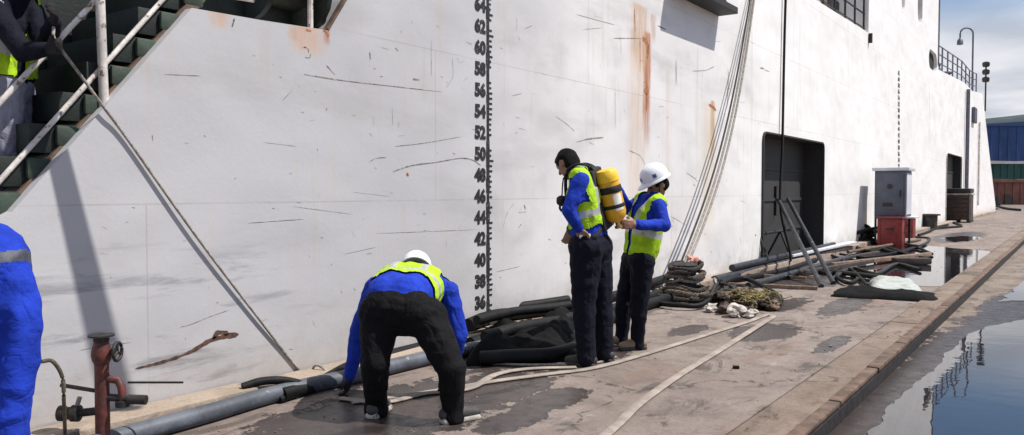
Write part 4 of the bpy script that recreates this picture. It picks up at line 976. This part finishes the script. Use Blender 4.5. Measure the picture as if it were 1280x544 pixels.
line('hanging_rope', [V((HX + .06, HP(979, -40).y, 5.42)), V((HX + .05, HP(977, 60).y, HP(977, 60).z)), V((HX + .06, HP(974, 180).y, HP(974, 180).z)), V((HX + .10, HP(969, 260).y, HP(970, 260).z)), V((HX + .30, HP(968, 318).y, .10)), G(962, 330, .05), G(950, 343, .04)], .024, 'blackrope', 'single black rope hanging down across the big dark hull door', 'rope')

# grey suction hose along the kerb, black rubber hoses beyond the bending man
line('suction_hose', gline([(60, 586), (150, 560), (262, 528), (330, 507), (392, 491), (450, 478), (520, 460), (590, 444), (650, 432)], .058), .056, 'greyhose', 'thick blue-grey hose lying along the kerb under the bending worker', 'hose', n=6, k=14)
line('suction_hose', gline([(352, 503), (400, 488), (440, 470), (500, 452), (570, 433), (640, 420)], [.05, .05, .07, .07, .06, .06]), .05, 'rubber', 'black hose beside the blue-grey hose at the bending worker hands', 'hose', n=6, k=12)
kb = [V((HX + .20, HP(280, 480).y, .115)), V((HX + .24, HP(300, 480).y, .135)), V((HX + .31, HP(322, 480).y, .12)), V((HX + .36, HP(338, 480).y, .06)), G(349, 500, .025)]
line('hose_end', kb, .028, 'rubber', 'short black hose end curling over the kerb near the hydrant', 'hose')
rb = random.Random(21)
bundles = [([(588, 440), (620, 432), (660, 425), (705, 414), (740, 404), (790, 388), (836, 372)], .07, .065), ([(592, 452), (640, 447), (690, 438), (730, 420), (780, 398), (845, 376)], .06, .06), ([(585, 428), (615, 418), (650, 412), (700, 404), (760, 390), (830, 366)], .17, .06),
           ([(600, 458), (640, 456), (690, 452), (722, 438), (700, 428), (650, 432), (610, 442)], .055, .055), ([(590, 420), (625, 411), (660, 408), (710, 402)], .22, .05), ([(606, 446), (650, 436), (700, 424), (740, 412)], .17, .055), ([(596, 434), (640, 422), (690, 414), (735, 406)], .24, .045)]
bl = ['black hose at the front of the pile, running on to the bollard', 'black hose along the ground edge of the pile behind the bareheaded worker', 'black hose against the kerb leading from the pile to the bollard', 'black hose doubled back on itself at the near edge of the pile', 'short black hose lying highest against the hull in the pile', 'black hose across the middle of the pile', 'thin black hose on top of the pile']
for (px, z, r), lb_ in zip(bundles, bl):
    line('rubber_hose', [p + V((0, 0, rb.uniform(-.01, .02))) for p in gline(px, z)], r, 'rubber', lb_, 'hose', 'black rubber hoses piled by the draught marks', n=6, k=12)
# crumpled black tarpaulin over the pile with pale scraps
def crumple(name, poly_px, h, mat, label, cat, seed, res=16, z0=.01):
    P4 = [G(a, b) for a, b in poly_px]; mb = MB()
    for j in range(res + 1):
        for i in range(res + 1):
            u, v = i / res, j / res; q = (P4[0] * (1 - u) + P4[1] * u) * (1 - v) + (P4[3] * (1 - u) + P4[2] * u) * v
            e = min(u, 1 - u, v, 1 - v) * 4; e = min(1, e); nz = -.35 + 2.2 * abs(mnoise.noise(V((q.x * 2.1, q.y * 2.1, seed)))) + .7 * abs(mnoise.noise(V((q.x * 5 + 2, q.y * 5, seed + 2)))) + .3 * abs(mnoise.noise(V((q.x * 13, q.y * 11, seed + 4))))
            q = q + V((mnoise.noise(V((q.x * 3, q.y * 3, seed + 5))) * .06, mnoise.noise(V((q.x * 3, q.y * 3, seed + 9))) * .06, 0))
            mb.v.append(V((q.x, q.y, z0 + max(.0, e ** .6 * h * (.65 + .55 * nz)))))
    n = res + 1; mb.f = [(j * n + i, j * n + i + 1, (j + 1) * n + i + 1, (j + 1) * n + i) for j in range(res) for i in range(res)]
    bm_ = len(mb.v); top_f = list(mb.f)
    mb.v += [V((q.x, q.y, max(.002, q.z - .012))) for q in mb.v[:bm_]]; mb.f += [tuple(bm_ + i for i in f)[::-1] for f in top_f]
    ed = [j for j in range(n)] + [j * n + n - 1 for j in range(1, n)] + [(n - 1) * n + i for i in range(n - 2, -1, -1)] + [j * n for j in range(n - 2, 0, -1)]
    mb.f += [(ed[i], ed[(i + 1) % len(ed)], bm_ + ed[(i + 1) % len(ed)], bm_ + ed[i]) for i in range(len(ed))]
    return tag(mb.build(name, mat, None, 70), label, cat)
crumple('tarpaulin', [(586, 458), (722, 452), (728, 408), (592, 420)], .22, 'tarp', 'crumpled black tarpaulin heaped over hoses below the draught numbers', 'tarpaulin', 3.3, 44)
for (px, py, zz_, s_, lb_) in ((632, 420, .26, .045, 'white plastic scrap on the black hose pile, left one'), (655, 421, .27, .06, 'white plastic scrap on the black hose pile, right one')):
    q = G(px, py); q = PT(px, py - 8, (q - CAM).dot(FW) - .1); mb = MB()
    for i in range(4): mb.obox(q + V((random.uniform(-.03, .03), random.uniform(-.03, .03), random.uniform(-.02, .02))), Matrix.Rotation(random.random() * 3, 3, V((random.random(), random.random(), .3)).normalized()), (s_, s_ * .6, .008), .004)
    tag(mb.build('plastic_scrap', 'plastic', None, 40), lb_, 'scrap')

# flat canvas fire hose: comes from the bending man, turns at the debris pile and runs back to the camera
pA_ = [(440, 505), (500, 497), (560, 488), (620, 478), (680, 470), (740, 462), (800, 446), (870, 424), (930, 405), (958, 395), (966, 397), (952, 406), (905, 436), (850, 470), (800, 506), (775, 530), (750, 552)]
line('fire_hose', gline(pA_, .011), .034, 'canvas', 'flattened pale fire hose doubling back across the concrete', 'hose', n=8, k=10, flat=(1, .26))
line('fire_hose', gline([(425, 500), (480, 505), (530, 494), (585, 488), (620, 470), (660, 463), (720, 461)], .012), .034, 'canvas', 'pale flattened hose running between the bending worker feet', 'hose', n=8, k=10, flat=(1, .26))
line('thin_line', gline([(590, 455), (660, 458), (740, 456), (770, 448)], .012), .010, 'rope', 'thin pale line on the wet concrete in front of the black pile', 'rope')

# debris pile beside the bollard
rt = random.Random(77)
def tangle(name, px, py, R_, H_, r_, mat, label, cat, group, loops=7):
    c_ = G(px, py); pts = []; n = loops * 9; ph = rt.random() * 6
    for j in range(n):
        t = ph + j * 2 * math.pi / 9 * (1 + .12 * math.sin(j * .7)); rr_ = R_ * (.55 + .45 * rt.random()); pts.append(c_ + V((rr_ * math.cos(t) * .8, rr_ * math.sin(t) * 1.5, r_ + H_ * (j / n) ** .8 * (.5 + .5 * rt.random()) * (1 - .45 * rr_ / R_))))
    return tag(MB().rope(spline(pts, 4), r_ * 1.1, 4).build(name, mat, None, 60), label, cat, group)
g_n = 'ropes in the debris heap'
tangle('rope_tangle', 902, 378, .30, .30, .022, 'darkrope', 'dark rope tangle just right of the rope-wound bollard', 'rope', g_n)
tangle('rope_tangle', 928, 384, .34, .34, .020, 'brownrope', 'brown rope tangle forming the middle of the debris heap', 'rope', g_n, 9)
tangle('rope_tangle', 957, 384, .26, .22, .018, 'darkrope', 'flat dark rope tangle at the right end of the debris heap', 'rope', g_n, 6)
def lump(px, py, r_, mat, label, sd_):
    c_ = G(px, py); bm = bmesh.new(); bmesh.ops.create_icosphere(bm, subdivisions=3, radius=1)
    for v_ in bm.verts:
        n_ = mnoise.cell(v_.co * 1.7 + V((sd_, 0, 0))) * .25 + mnoise.noise(v_.co * 1.4 + V((sd_, 3, 1))) * .45; q_ = v_.co * (1 + n_); v_.co = c_ + V((q_.x * r_, q_.y * r_ * 1.5, max(.002, r_ * .75 + q_.z * r_ * .8)))
    me_ = bpy.data.meshes.new('lump'); bm.to_mesh(me_); bm.free(); me_.materials.append(M[mat]); smooth(me_, 28)
    tag(place('concrete_lump', me_), label, 'lump', 'lumps in the debris heap')
lump(889, 390, .065, 'paleend', 'pale broken lump at the left front of the debris heap', 1.3)
lump(920, 396, .085, 'paleend', 'largest pale broken lump at the front of the debris heap', 4.1)
lump(940, 397, .060, 'paleend', 'small pale broken lump at the right front of the debris heap', 7.7)
lump(906, 392, .075, 'darktimber', 'dark brown lump between the pale lumps of the heap', 9.2)
lump(966, 388, .07, 'brownsteel', 'rusty brown lump at the right tip of the debris heap', 2.9)
mb = MB(); c_ = G(944, 388)
for i in range(30):
    a = random.random() * 6.28; r_ = random.random() * .26; p = c_ + V((r_ * math.cos(a) * .7, r_ * math.sin(a) * 1.3, .20 + .05 * random.random())); pts = [p]
    for j in range(6): pts.append(pts[-1] + V((random.uniform(-.08, .08), random.uniform(-.1, .1), random.uniform(-.045, .025))))
    mb.tube(spline(pts, 3), .006, 5)
o = tag(mb.build('net_bundle', 'net', None, 60), 'tangled yellowish net on top of the debris heap', 'net')
c_ = G(895, 372); mb = MB(); mb.torus(c_ + V((.05, -.1, .16)), .10, .022, axis=(.8, .3, .3), n=24); mb.torus(c_ + V((.12, -.16, .12)), .09, .02, axis=(.2, .9, .4), n=24); tag(mb.build('shackle', 'palepipe', None, 60), 'pale steel shackle in the debris heap beside the bollard', 'shackle')
line('rod', gline([(882, 372), (925, 366), (975, 383)], [.05, .10, .03]), .014, 'iron', 'bent dark rod poking out of the debris heap', 'rod')
line('rubber_hose', gline([(820, 384), (850, 388), (880, 386), (905, 372), (930, 362), (968, 372), (975, 382), (950, 388)], [.05, .06, .06, .2, .16, .06, .04, .04]), .032, 'rubber', 'black hose looping through the debris heap', 'hose')
line('rubber_hose', gline([(846, 360), (890, 356), (930, 352), (985, 340), (1020, 328)], .05), .045, 'rubber', 'black hose running from the bollard towards the dark hull door', 'hose')

# pipes and timbers in front of the hull door
def stick(name, a, b, za, zb, wd, ht, mat, label, cat, group='long pipes and timbers on the quay', rnd=False):
    p, q = G(*a) + UZ * za, G(*b) + UZ * zb
    mb = MB().tube([p, q], wd, 12) if rnd else MB().beam(p, q, wd, ht, UZ, .012)
    return tag(mb.build(name, mat, None, 40), label, cat, group)
stick('steel_pipe', (893, 356), (1070, 308), .07, .07, .065, 0, 'pipe', 'dark blue-grey pipe, longest, from the bollard past the hull door', 'pipe', rnd=True)
stick('steel_pipe', (915, 350), (1042, 316), .19, .19, .055, 0, 'pipe', 'dark pipe on top of the long dark pipe below the hull door', 'pipe', rnd=True)
stick('plank', (985, 331), (1066, 312), .17, .17, .20, .05, 'cabwhite', 'pale plank catching the sun at the foot of the hull door', 'plank')
stick('steel_pipe', (935, 362), (1060, 325), .05, .05, .05, 0, 'pipe', 'dark pipe in front of the longest dark pipe', 'pipe', rnd=True)
stick('timber', (890, 357), (1022, 363), .03, .03, .05, .05, 'timber', 'thin brown batten lying level right of the debris heap', 'timber')
stick('timber', (905, 345), (1008, 351), .04, .04, .05, .05, 'timber', 'thin brown batten behind the level one', 'timber')
stick('timber', (1000, 346), (1115, 326), .06, .06, .09, .07, 'darktimber', 'dark timber right of the leaning pipes', 'timber')
stick('timber', (1040, 336), (1162, 322), .07, .07, .10, .08, 'timber', 'brown timber across the puddle, left of the red box reflection', 'timber')
stick('timber', (1117, 331), (1161, 331), .07, .07, .20, .12, 'darktimber', 'short thick dark timber standing in the puddle', 'timber')
stick('timber', (1050, 327), (1098, 318), .05, .05, .07, .06, 'darktimber', 'dark timber at the left foot of the cabinet', 'timber')
stick('steel_pipe', (1010, 340), (1105, 351), .05, .05, .04, 0, 'iron', 'dark pipe slanting to the puddle behind the white plastic sheet', 'pipe', rnd=True)
stick('steel_pipe', (1060, 318), (1150, 302), .05, .05, .035, 0, 'brownsteel', 'rusty pipe in front of the red box', 'pipe', rnd=True)
# two leaning pipes
for (p_, q_, r_, lb_) in (((1027, 358), (973, 250), .036, 'left one of two dark pipes leaning on the hull door'), ((1042, 354), (985, 249), .036, 'right one of two dark pipes leaning on the hull door')):
    a = G(*p_, .02); b = HP(*q_, HX + .0); b = b + (CAM - b).normalized() * .12
    tag(MB().tube([a, b], r_, 10).build('leaning_pipe', 'pipe', None, 50), lb_, 'pipe', 'leaning pipes')
# small dark trestle left of them
tr = thing('trestle', G(955, 346), 'small dark steel trestle at the foot of the hull door', 'trestle')
c_ = G(955, 342)
tpa, tpb = G(948, 336, .0) + V((0, 0, .62)), G(975, 328, 0) + V((0, 0, .62))
MB().tube([tpa + (tpa - tpb) * .2, tpb + (tpb - tpa) * .2], .028, 8).build('top_bar', 'iron', tr, 50)
for q in (tpa, tpb):
    for dx in (-.28, .28): MB().tube([q, V((q.x + dx, q.y - .1, .01))], .022, 8).build('leg', 'iron', tr, 50)
# black mat with white plastic sheet
crumple('rubber_mat', [(1040, 371), (1174, 379), (1172, 369), (1046, 362)], .09, 'tarp', 'long black rubber mat near the edge of the big puddle', 'mat', 8.1, 18)
crumple('plastic_sheet', [(1084, 366), (1154, 369), (1140, 354), (1090, 350)], .11, 'plastic', 'crumpled white plastic sheet lying over the black mat', 'plastic sheet', 2.2, 18, .03)
line('cable', gline([(1075, 352), (1060, 358), (1045, 348), (1062, 340), (1085, 362)], .05), .03, 'rubber', 'black cable looped left of the white plastic sheet', 'cable')
ck = [([(1040, 352), (1065, 338), (1095, 345), (1120, 333), (1150, 340)], 'black cable lying across the puddle in front of the timbers'), ([(1100, 312), (1125, 318), (1145, 312), (1165, 320)], 'black cable tangled right of the red boxes'), ([(1062, 306), (1085, 316), (1110, 312), (1140, 322), (1163, 326)], 'black cable from the hose heap to the puddle'), ([(1125, 306), (1150, 309), (1162, 300), (1145, 298)], 'black cable loop behind the red boxes'), ([(985, 350), (1010, 336), (1035, 345), (1055, 330), (1040, 322)], 'dark cable winding round the leaning pipes'), ([(1140, 312), (1120, 318), (1080, 324), (1050, 320)], 'brown cable beside the rusty pipe')]
for i, (px, lb_) in enumerate(ck): line('cable', gline(px, .04), .032 if i < 5 else .025, 'rubber' if i % 3 else 'iron', lb_, 'cable', 'cables on the quay')

# electrical cabinet on legs
cx0, cx1, cy0, cy1 = -4.34, -3.60, 22.5, 23.35
cb = thing('electrical_cabinet', ((cx0 + cx1) / 2, (cy0 + cy1) / 2, 0), 'grey electrical cabinet with white roof on legs beside the hull', 'cabinet')
bd = MB().box((cx0, cy0, .72), (cx1, cy1, 1.92), 0, .012).build('body', 'cabinet', cb, 35)
MB().box((cx0 - .06, cy0 - .06, 1.922), (cx1 + .08, cy1 + .06, 2.01), 0, .02).build('roof', 'cabwhite', cb, 35)
dr = MB().box((cx0 + .05, cy0 - .022, .78), (cx1 - .05, cy0 - .002, 1.86), 0, .006).build('door', 'cabinet', cb, 35)
MB().box((cx1 - .14, cy0 - .045, 1.25), (cx1 - .11, cy0 - .023, 1.42), 0, .005).build('handle', 'iron', dr, 35)
MB().lathe([(.07, 0), (.07, .008)], ((cx0 + cx1) / 2, cy0 - .024, 1.52), (0, -1, 0), 16).build('warning_plate', 'darkpanel', dr)
MB().box((cx0 + .2, cy0 - .03, 1.0), (cx1 - .3, cy0 - .023, 1.1)).build('vent', 'darkpanel', dr)
MB().box((cx1 + .002, cy0 + .06, .80), (cx1 + .018, cy1 - .06, 1.86), 0, .006).build('sunlit_side', 'cabwhite', cb, 35)  # sunlit side put into the colour: pale here, front kept dark
MB().box((cx1 + .002, cy0 + .02, .70), (cx1 + .22, cy1 - .05, .74), 0, .006).build('shelf', 'cabwhite', cb, 35)
for x in (cx0 + .03, cx1 - .03):
    for y in (cy0 + .03, cy1 - .03): MB().box((x - .025, y - .025, 0), (x + .025, y + .025, .718)).build('leg', 'iron', cb)
MB().box((cx0, cy0 + .02, .30), (cx1, cy0 + .05, .34)).build('cross_bar', 'iron', cb)
def redbox(cx_, cy_, w_, d_, h_, label):
    r_ = thing('red_box', (cx_, cy_, 0), label, 'box', 'red steel boxes')
    bb = MB().box((cx_ - w_ / 2, cy_ - d_ / 2, 0), (cx_ + w_ / 2, cy_ + d_ / 2, h_ - .05), 0, .012).build('body', 'redbox', r_, 35)
    ld = MB().box((cx_ - w_ / 2 - .02, cy_ - d_ / 2 - .02, h_ - .048), (cx_ + w_ / 2 + .02, cy_ + d_ / 2 + .02, h_), 0, .012).build('lid', 'redbox', r_, 35)
    MB().tube([(cx_ - .08, cy_ - d_ / 2 - .01, h_ * .6), (cx_ - .08, cy_ - d_ / 2 - .05, h_ * .6), (cx_ + .08, cy_ - d_ / 2 - .05, h_ * .6), (cx_ + .08, cy_ - d_ / 2 - .01, h_ * .6)], .012, 6).build('handle', 'iron', r_, 40)
    for s_ in (-1, 1): MB().box((cx_ + s_ * w_ * .42 - .03, cy_ - d_ / 2 - .012, .03), (cx_ + s_ * w_ * .42 + .03, cy_ - d_ / 2 - .001, h_ - .06)).build('corner_strap', 'redbox', r_)
p = G(1111, 308); redbox(p.x, p.y + .3, .58, .5, .74, 'larger red steel box in front of the grey cabinet')
p = G(1134, 297); redbox(p.x, p.y, .38, .5, .62, 'smaller dark red box behind the larger red box')
mb = MB(); c_ = G(1078, 305)
for j in range(9): mb.torus(c_ + V((random.uniform(-.2, .2), random.uniform(-.5, .5), .07 + j * .035)), random.uniform(.18, .34), .045, axis=(random.uniform(-.5, .5), random.uniform(-.5, .5), 1), n=24, k=7, wob=.12)
tag(mb.build('hose_coil', 'rubber', None, 60), 'heap of coiled black hose against the hull left of the red boxes', 'hose')
# cable drum
p = G(1161, 287); dm = thing('cable_drum', (p.x, p.y + .3, 0), 'small dark cable drum standing between cabinet and brown machine', 'drum')
c_ = V((p.x, p.y + .3, 0))
MB().lathe([(.33, 0), (.33, .05), (.24, .055)], c_, n=24).build('flange', 'drumgreen', dm, 40)
MB().lathe([(.24, .056), (.245, .50)], c_, n=24).build('core', 'drumgreen', dm, 40)
MB().lathe([(.24, .502), (.34, .505), (.34, .56), (.10, .57)], c_, n=24).build('flange', 'drumgreen', dm, 40)
line('cable', [c_ + V((.2, 0, .05)), c_ + V((.5, 1.2, .04)), c_ + V((.7, 3.0, .04)), G(1185, 276, .05)], .045, 'rubber', 'thick black cable from the drum to the brown machine', 'cable')
# brown machine housing
p0, p1 = G(1180, 278), G(1216, 278); hm = 1.52
wm_ = thing('winch_machine', ((p0.x + p1.x) / 2, p0.y + .6, 0), 'brown boxy shore winch with dark lid in front of the far hull door', 'winch')
x0, x1, y0 = p0.x + .05, p1.x - .05, min(p0.y, p1.y); x0 = min(x0, x1 - 1.0)
MB().box((x0, y0, .12), (x1, y0 + 1.4, 1.22), 0, .03).build('housing', 'winchbrown', wm_, 35)
MB().box((x0 - .06, y0 - .05, 1.223), (x1 + .06, y0 + 1.45, 1.30), 0, .02).build('rim', 'paleend', wm_, 35)
MB().box((x0 - .02, y0, 1.303), (x1 + .02, y0 + 1.4, 1.52), 0, .06).build('lid', 'darkpanel', wm_, 35)
for i in range(5): zv = .24 + i * .19; MB().box((x0 + .08, y0 - .016, zv), (x1 - .08, y0 - .002, zv + .10), 0, .005).build('louvre', 'darktimber', wm_)
for s_ in (x0 + .06, x1 - .06): MB().box((s_ - .06, y0 - .1, 0), (s_ + .06, y0 + 1.5, .118)).build('skid', 'iron', wm_)
MB().box((x1 - .02, y0 - .09, 0), (x1 + .06, y0 - .02, 1.2)).build('guide_post', 'palepipe', wm_)
line('cable', [G(1185, 281, .05), G(1172, 284, .05), G(1160, 290, .04), G(1148, 294, .04)], .04, 'rubber', 'black cable on the ground in front of the drum', 'cable')
# far heap of cables by the end of the hull
for i, (px, lb_) in enumerate((([(1218, 262), (1230, 256), (1242, 258), (1258, 262), (1275, 264)], 'dark cable stretching right at the far end of the hull'), ([(1228, 258), (1236, 253), (1246, 252), (1240, 257)], 'dark cable coil at the foot of the far hull end'), ([(1215, 258), (1225, 262), (1240, 263)], 'thin dark cable left of the far coil'))):
    line('cable', gline(px, .08), .09 if i < 2 else .05, 'rubber', lb_, 'cable')
crumple('far_heap', [(1230, 256), (1252, 256), (1248, 250), (1234, 250)], .9, 'tarp', 'black heap of gear at the foot of the far hull end', 'heap', 4.4, 10)

# fire hydrant in the foreground
h0 = G(129, 566); hx, hy = h0.x, h0.y
hyd = thing('fire_hydrant', (hx, hy, 0), 'rusty red fire hydrant with black handwheel and side outlets, bottom left', 'hydrant')
dl = -RT; dr_ = RT
MB().lathe([(.08, 0), (.08, .02), (.037, .022), (.036, .48)], (hx, hy, 0), n=20).build('riser', 'redpaint', hyd, 40)
MB().lathe([(.038, .482), (.047, .50), (.052, .53), (.047, .565), (.040, .585), (.037, .60)], (hx, hy, 0), n=22).build('valve_body', 'redpaint', hyd, 40)
MB().lathe([(.04, .602), (.04, .625), (.066, .627), (.066, .636), (.03, .639)], (hx, hy, 0), n=22).build('top_flange', 'iron', hyd, 40)
hc = V((hx, hy, .545))
MB().tube([hc + dr_ * .05, hc + dr_ * .085], .016, 8).build('spindle', 'iron', hyd, 40)
hw = MB().torus(hc + dr_ * .085, .048, .009, axis=dr_, n=26).build('handwheel', 'iron', hyd, 60)
mb = MB()
for a in (0, 2.1, 4.2): mb.tube([hc + dr_ * .085, hc + dr_ * .085 + (UZ * math.cos(a) + FH * math.sin(a)) * .046], .007, 6)
mb.build('spoke', 'iron', hw, 40)
v2 = V((hx, hy, .40)); MB().tube([v2 + dr_ * .03, v2 + dr_ * .085 - UZ * .01, v2 + dr_ * .105 - UZ * .05, v2 + dr_ * .108 - UZ * .12], .021, 12).build('elbow', 'redpaint', hyd, 50)
MB().lathe([(.036, 0), (.036, .03), (.02, .032)], v2 + dr_ * .108 - UZ * .15, UZ, 16).build('coupling', 'iron', hyd, 40)
v3 = V((hx, hy, .30)); MB().tube([v3 + dr_ * .03, v3 + dr_ * .17 - UZ * .012], .02, 12).build('right_outlet', 'iron', hyd, 50)
MB().tube([v3 + dr_ * .14 - UZ * .012, v3 + dr_ * .235 - UZ * .015], .026, 12).build('coupling', 'iron', hyd, 50)
v4 = V((hx, hy, .225)); MB().tube([v4 + dl * .03, v4 + dl * .14 - UZ * .012], .022, 10).build('left_outlet', 'iron', hyd, 50)
MB().lathe([(.028, .12), (.045, .125), (.045, .16), (.034, .165), (.034, .20), (.042, .205), (.042, .23)], v4 - UZ * .012, dl, 16).build('coupling', 'iron', hyd, 40)
MB().tube([v4 + dl * .135 + UZ * .03, v4 + dl * .12 + UZ * .075], .012, 8).build('lug', 'palepipe', hyd, 40)
MB().tube([V((hx, hy, .335)) + dl * .04, V((hx, hy, .365)) + dl * .22], .011, 8).build('lever', 'darktimber', hyd, 40)
line('rod', [V((hx, hy, .36)) + dr_ * .10 + FH * .08, V((hx, hy, .36)) + dr_ * .40 + FH * .08], .006, 'iron', 'thin straight rod sticking out right of the hydrant', 'rod')
line('thin_hose', [PT(52, 452, 3.9), PT(66, 452, 3.95), PT(78, 472, 4.0), PT(80, 505, 4.05), G(82, 560, .02)], .010, 'brownrope', 'thin tan hose drooping beside the blue jacket at left', 'hose')

# ------------------------------------------------------------------ far yard beyond the ship
def shed(px0, px1, pyb, pyt, depth, mat, label, roof, name='shed', deep=16, rows=2, nb=6):
    a, b = PT(px0, 239, depth), PT(px1, 239, depth); zt = PT(px0, pyt, depth).z; zb = -.1
    d = (b - a); d.z = 0; ln_ = d.length; d.normalize(); n_ = V((-d.y, d.x, 0)); R = Matrix((d, n_, UZ)).transposed()
    r_ = thing(name, ((a.x + b.x) / 2, (a.y + b.y) / 2, zb), label, 'building'); c_ = (a + b) / 2 + n_ * deep / 2
    MB().obox(V((c_.x, c_.y, (zt + zb) / 2)), R, (ln_ / 2, deep / 2, (zt - zb) / 2)).build('wall', mat, r_)
    h_ = ln_ / 2 + .3; e = []
    for s_ in (-1, 1):
        for x, z in ((-h_, zt), (h_, zt), (h_, zt + .4), (0, zt + ln_ * .06), (-h_, zt + .4)): e.append(V((c_.x, c_.y, 0)) + d * x + n_ * s_ * (deep / 2 + .3) + UZ * (z + .003))
    MB().add(e, [(0, 1, 2, 3, 4), (9, 8, 7, 6, 5)] + [(i, (i + 1) % 5, 5 + (i + 1) % 5, 5 + i) for i in range(5)]).build('roof', roof, r_)
    for j in range(rows):  # windows
        for i in range(nb):
            x = -ln_ / 2 + ln_ * (i + .5) / nb; z = zb + (zt - zb) * (.35 + .35 * j); f_ = a.lerp(b, .5); f_ = V((f_.x, f_.y, 0)) - n_ * .06 + d * x + UZ * z
            w_ = MB().obox(f_, R, (ln_ / nb * .30, .06, (zt - zb) * .08)).build('window', 'farwhite', r_); MB().obox(f_ - n_ * .07, R, (ln_ / nb * .25, .02, (zt - zb) * .06)).build('pane', 'glass', w_)
    nr_ = max(6, int(ln_ / 1.6))
    for i in range(nr_): f_ = a.lerp(b, (i + .5) / nr_); MB().obox(V((f_.x, f_.y, (zt + zb) / 2)) - n_ * .05, R, (.12, .05, (zt - zb) / 2 - .01)).build('wall_rib', mat, r_)
    dd = a.lerp(b, .28); MB().obox(V((dd.x, dd.y, zb + (zt - zb) * .22)) - n_ * .16, R, (ln_ * .07, .05, (zt - zb) * .22)).build('door', 'glass', r_)
    return r_
shed(1232, 1330, 245, 158, 150, 'farblue', 'large blue clad shed beyond the far end of the ship', 'farblue', deep=30, rows=1, nb=9)
shed(1238, 1290, 248, 205, 105, 'fargreen', 'low dark green building in front of the blue shed', 'farwhite', deep=10, rows=1, nb=5)
shed(1243, 1300, 250, 228, 88, 'farred', 'low brick red wall-like store at the right edge', 'farred', deep=4, name='store', rows=0)

# ------------------------------------------------------------------ grit and chips swept over the quay
gr = MB(); rg_ = random.Random(9)
for i in range(520):
    x = rg_.choice([rg_.uniform(-4.3, -1.3), rg_.uniform(-4.35, -3.9), rg_.uniform(-4.3, -1.3)]); y = 2.5 + 24 * rg_.random() ** 1.6; r_ = rg_.uniform(.002, .006) * (1.5 if rg_.random() < .08 else 1); z0 = .03 if x > CRK else .0
    R_ = Matrix.Rotation(rg_.random() * 6, 3, 'Z') @ Matrix.Rotation(rg_.random(), 3, 'X'); gr.obox((x, y, z0 + r_ * .5), R_, (r_ * rg_.uniform(.6, 1.6), r_, r_ * .6))
go = gr.build('grit', 'timber'); go['kind'] = 'stuff'; tag(go, 'dark grit and small chips scattered over the quay concrete', 'grit')
c_ = G(920, 461); tag(MB().obox(c_ + UZ * .012, Matrix.Rotation(.6, 3, 'Z'), (.024, .018, .012), .006).build('rubber_chip', 'rubber', None, 30), 'small black chip alone on the bare concrete', 'chip')
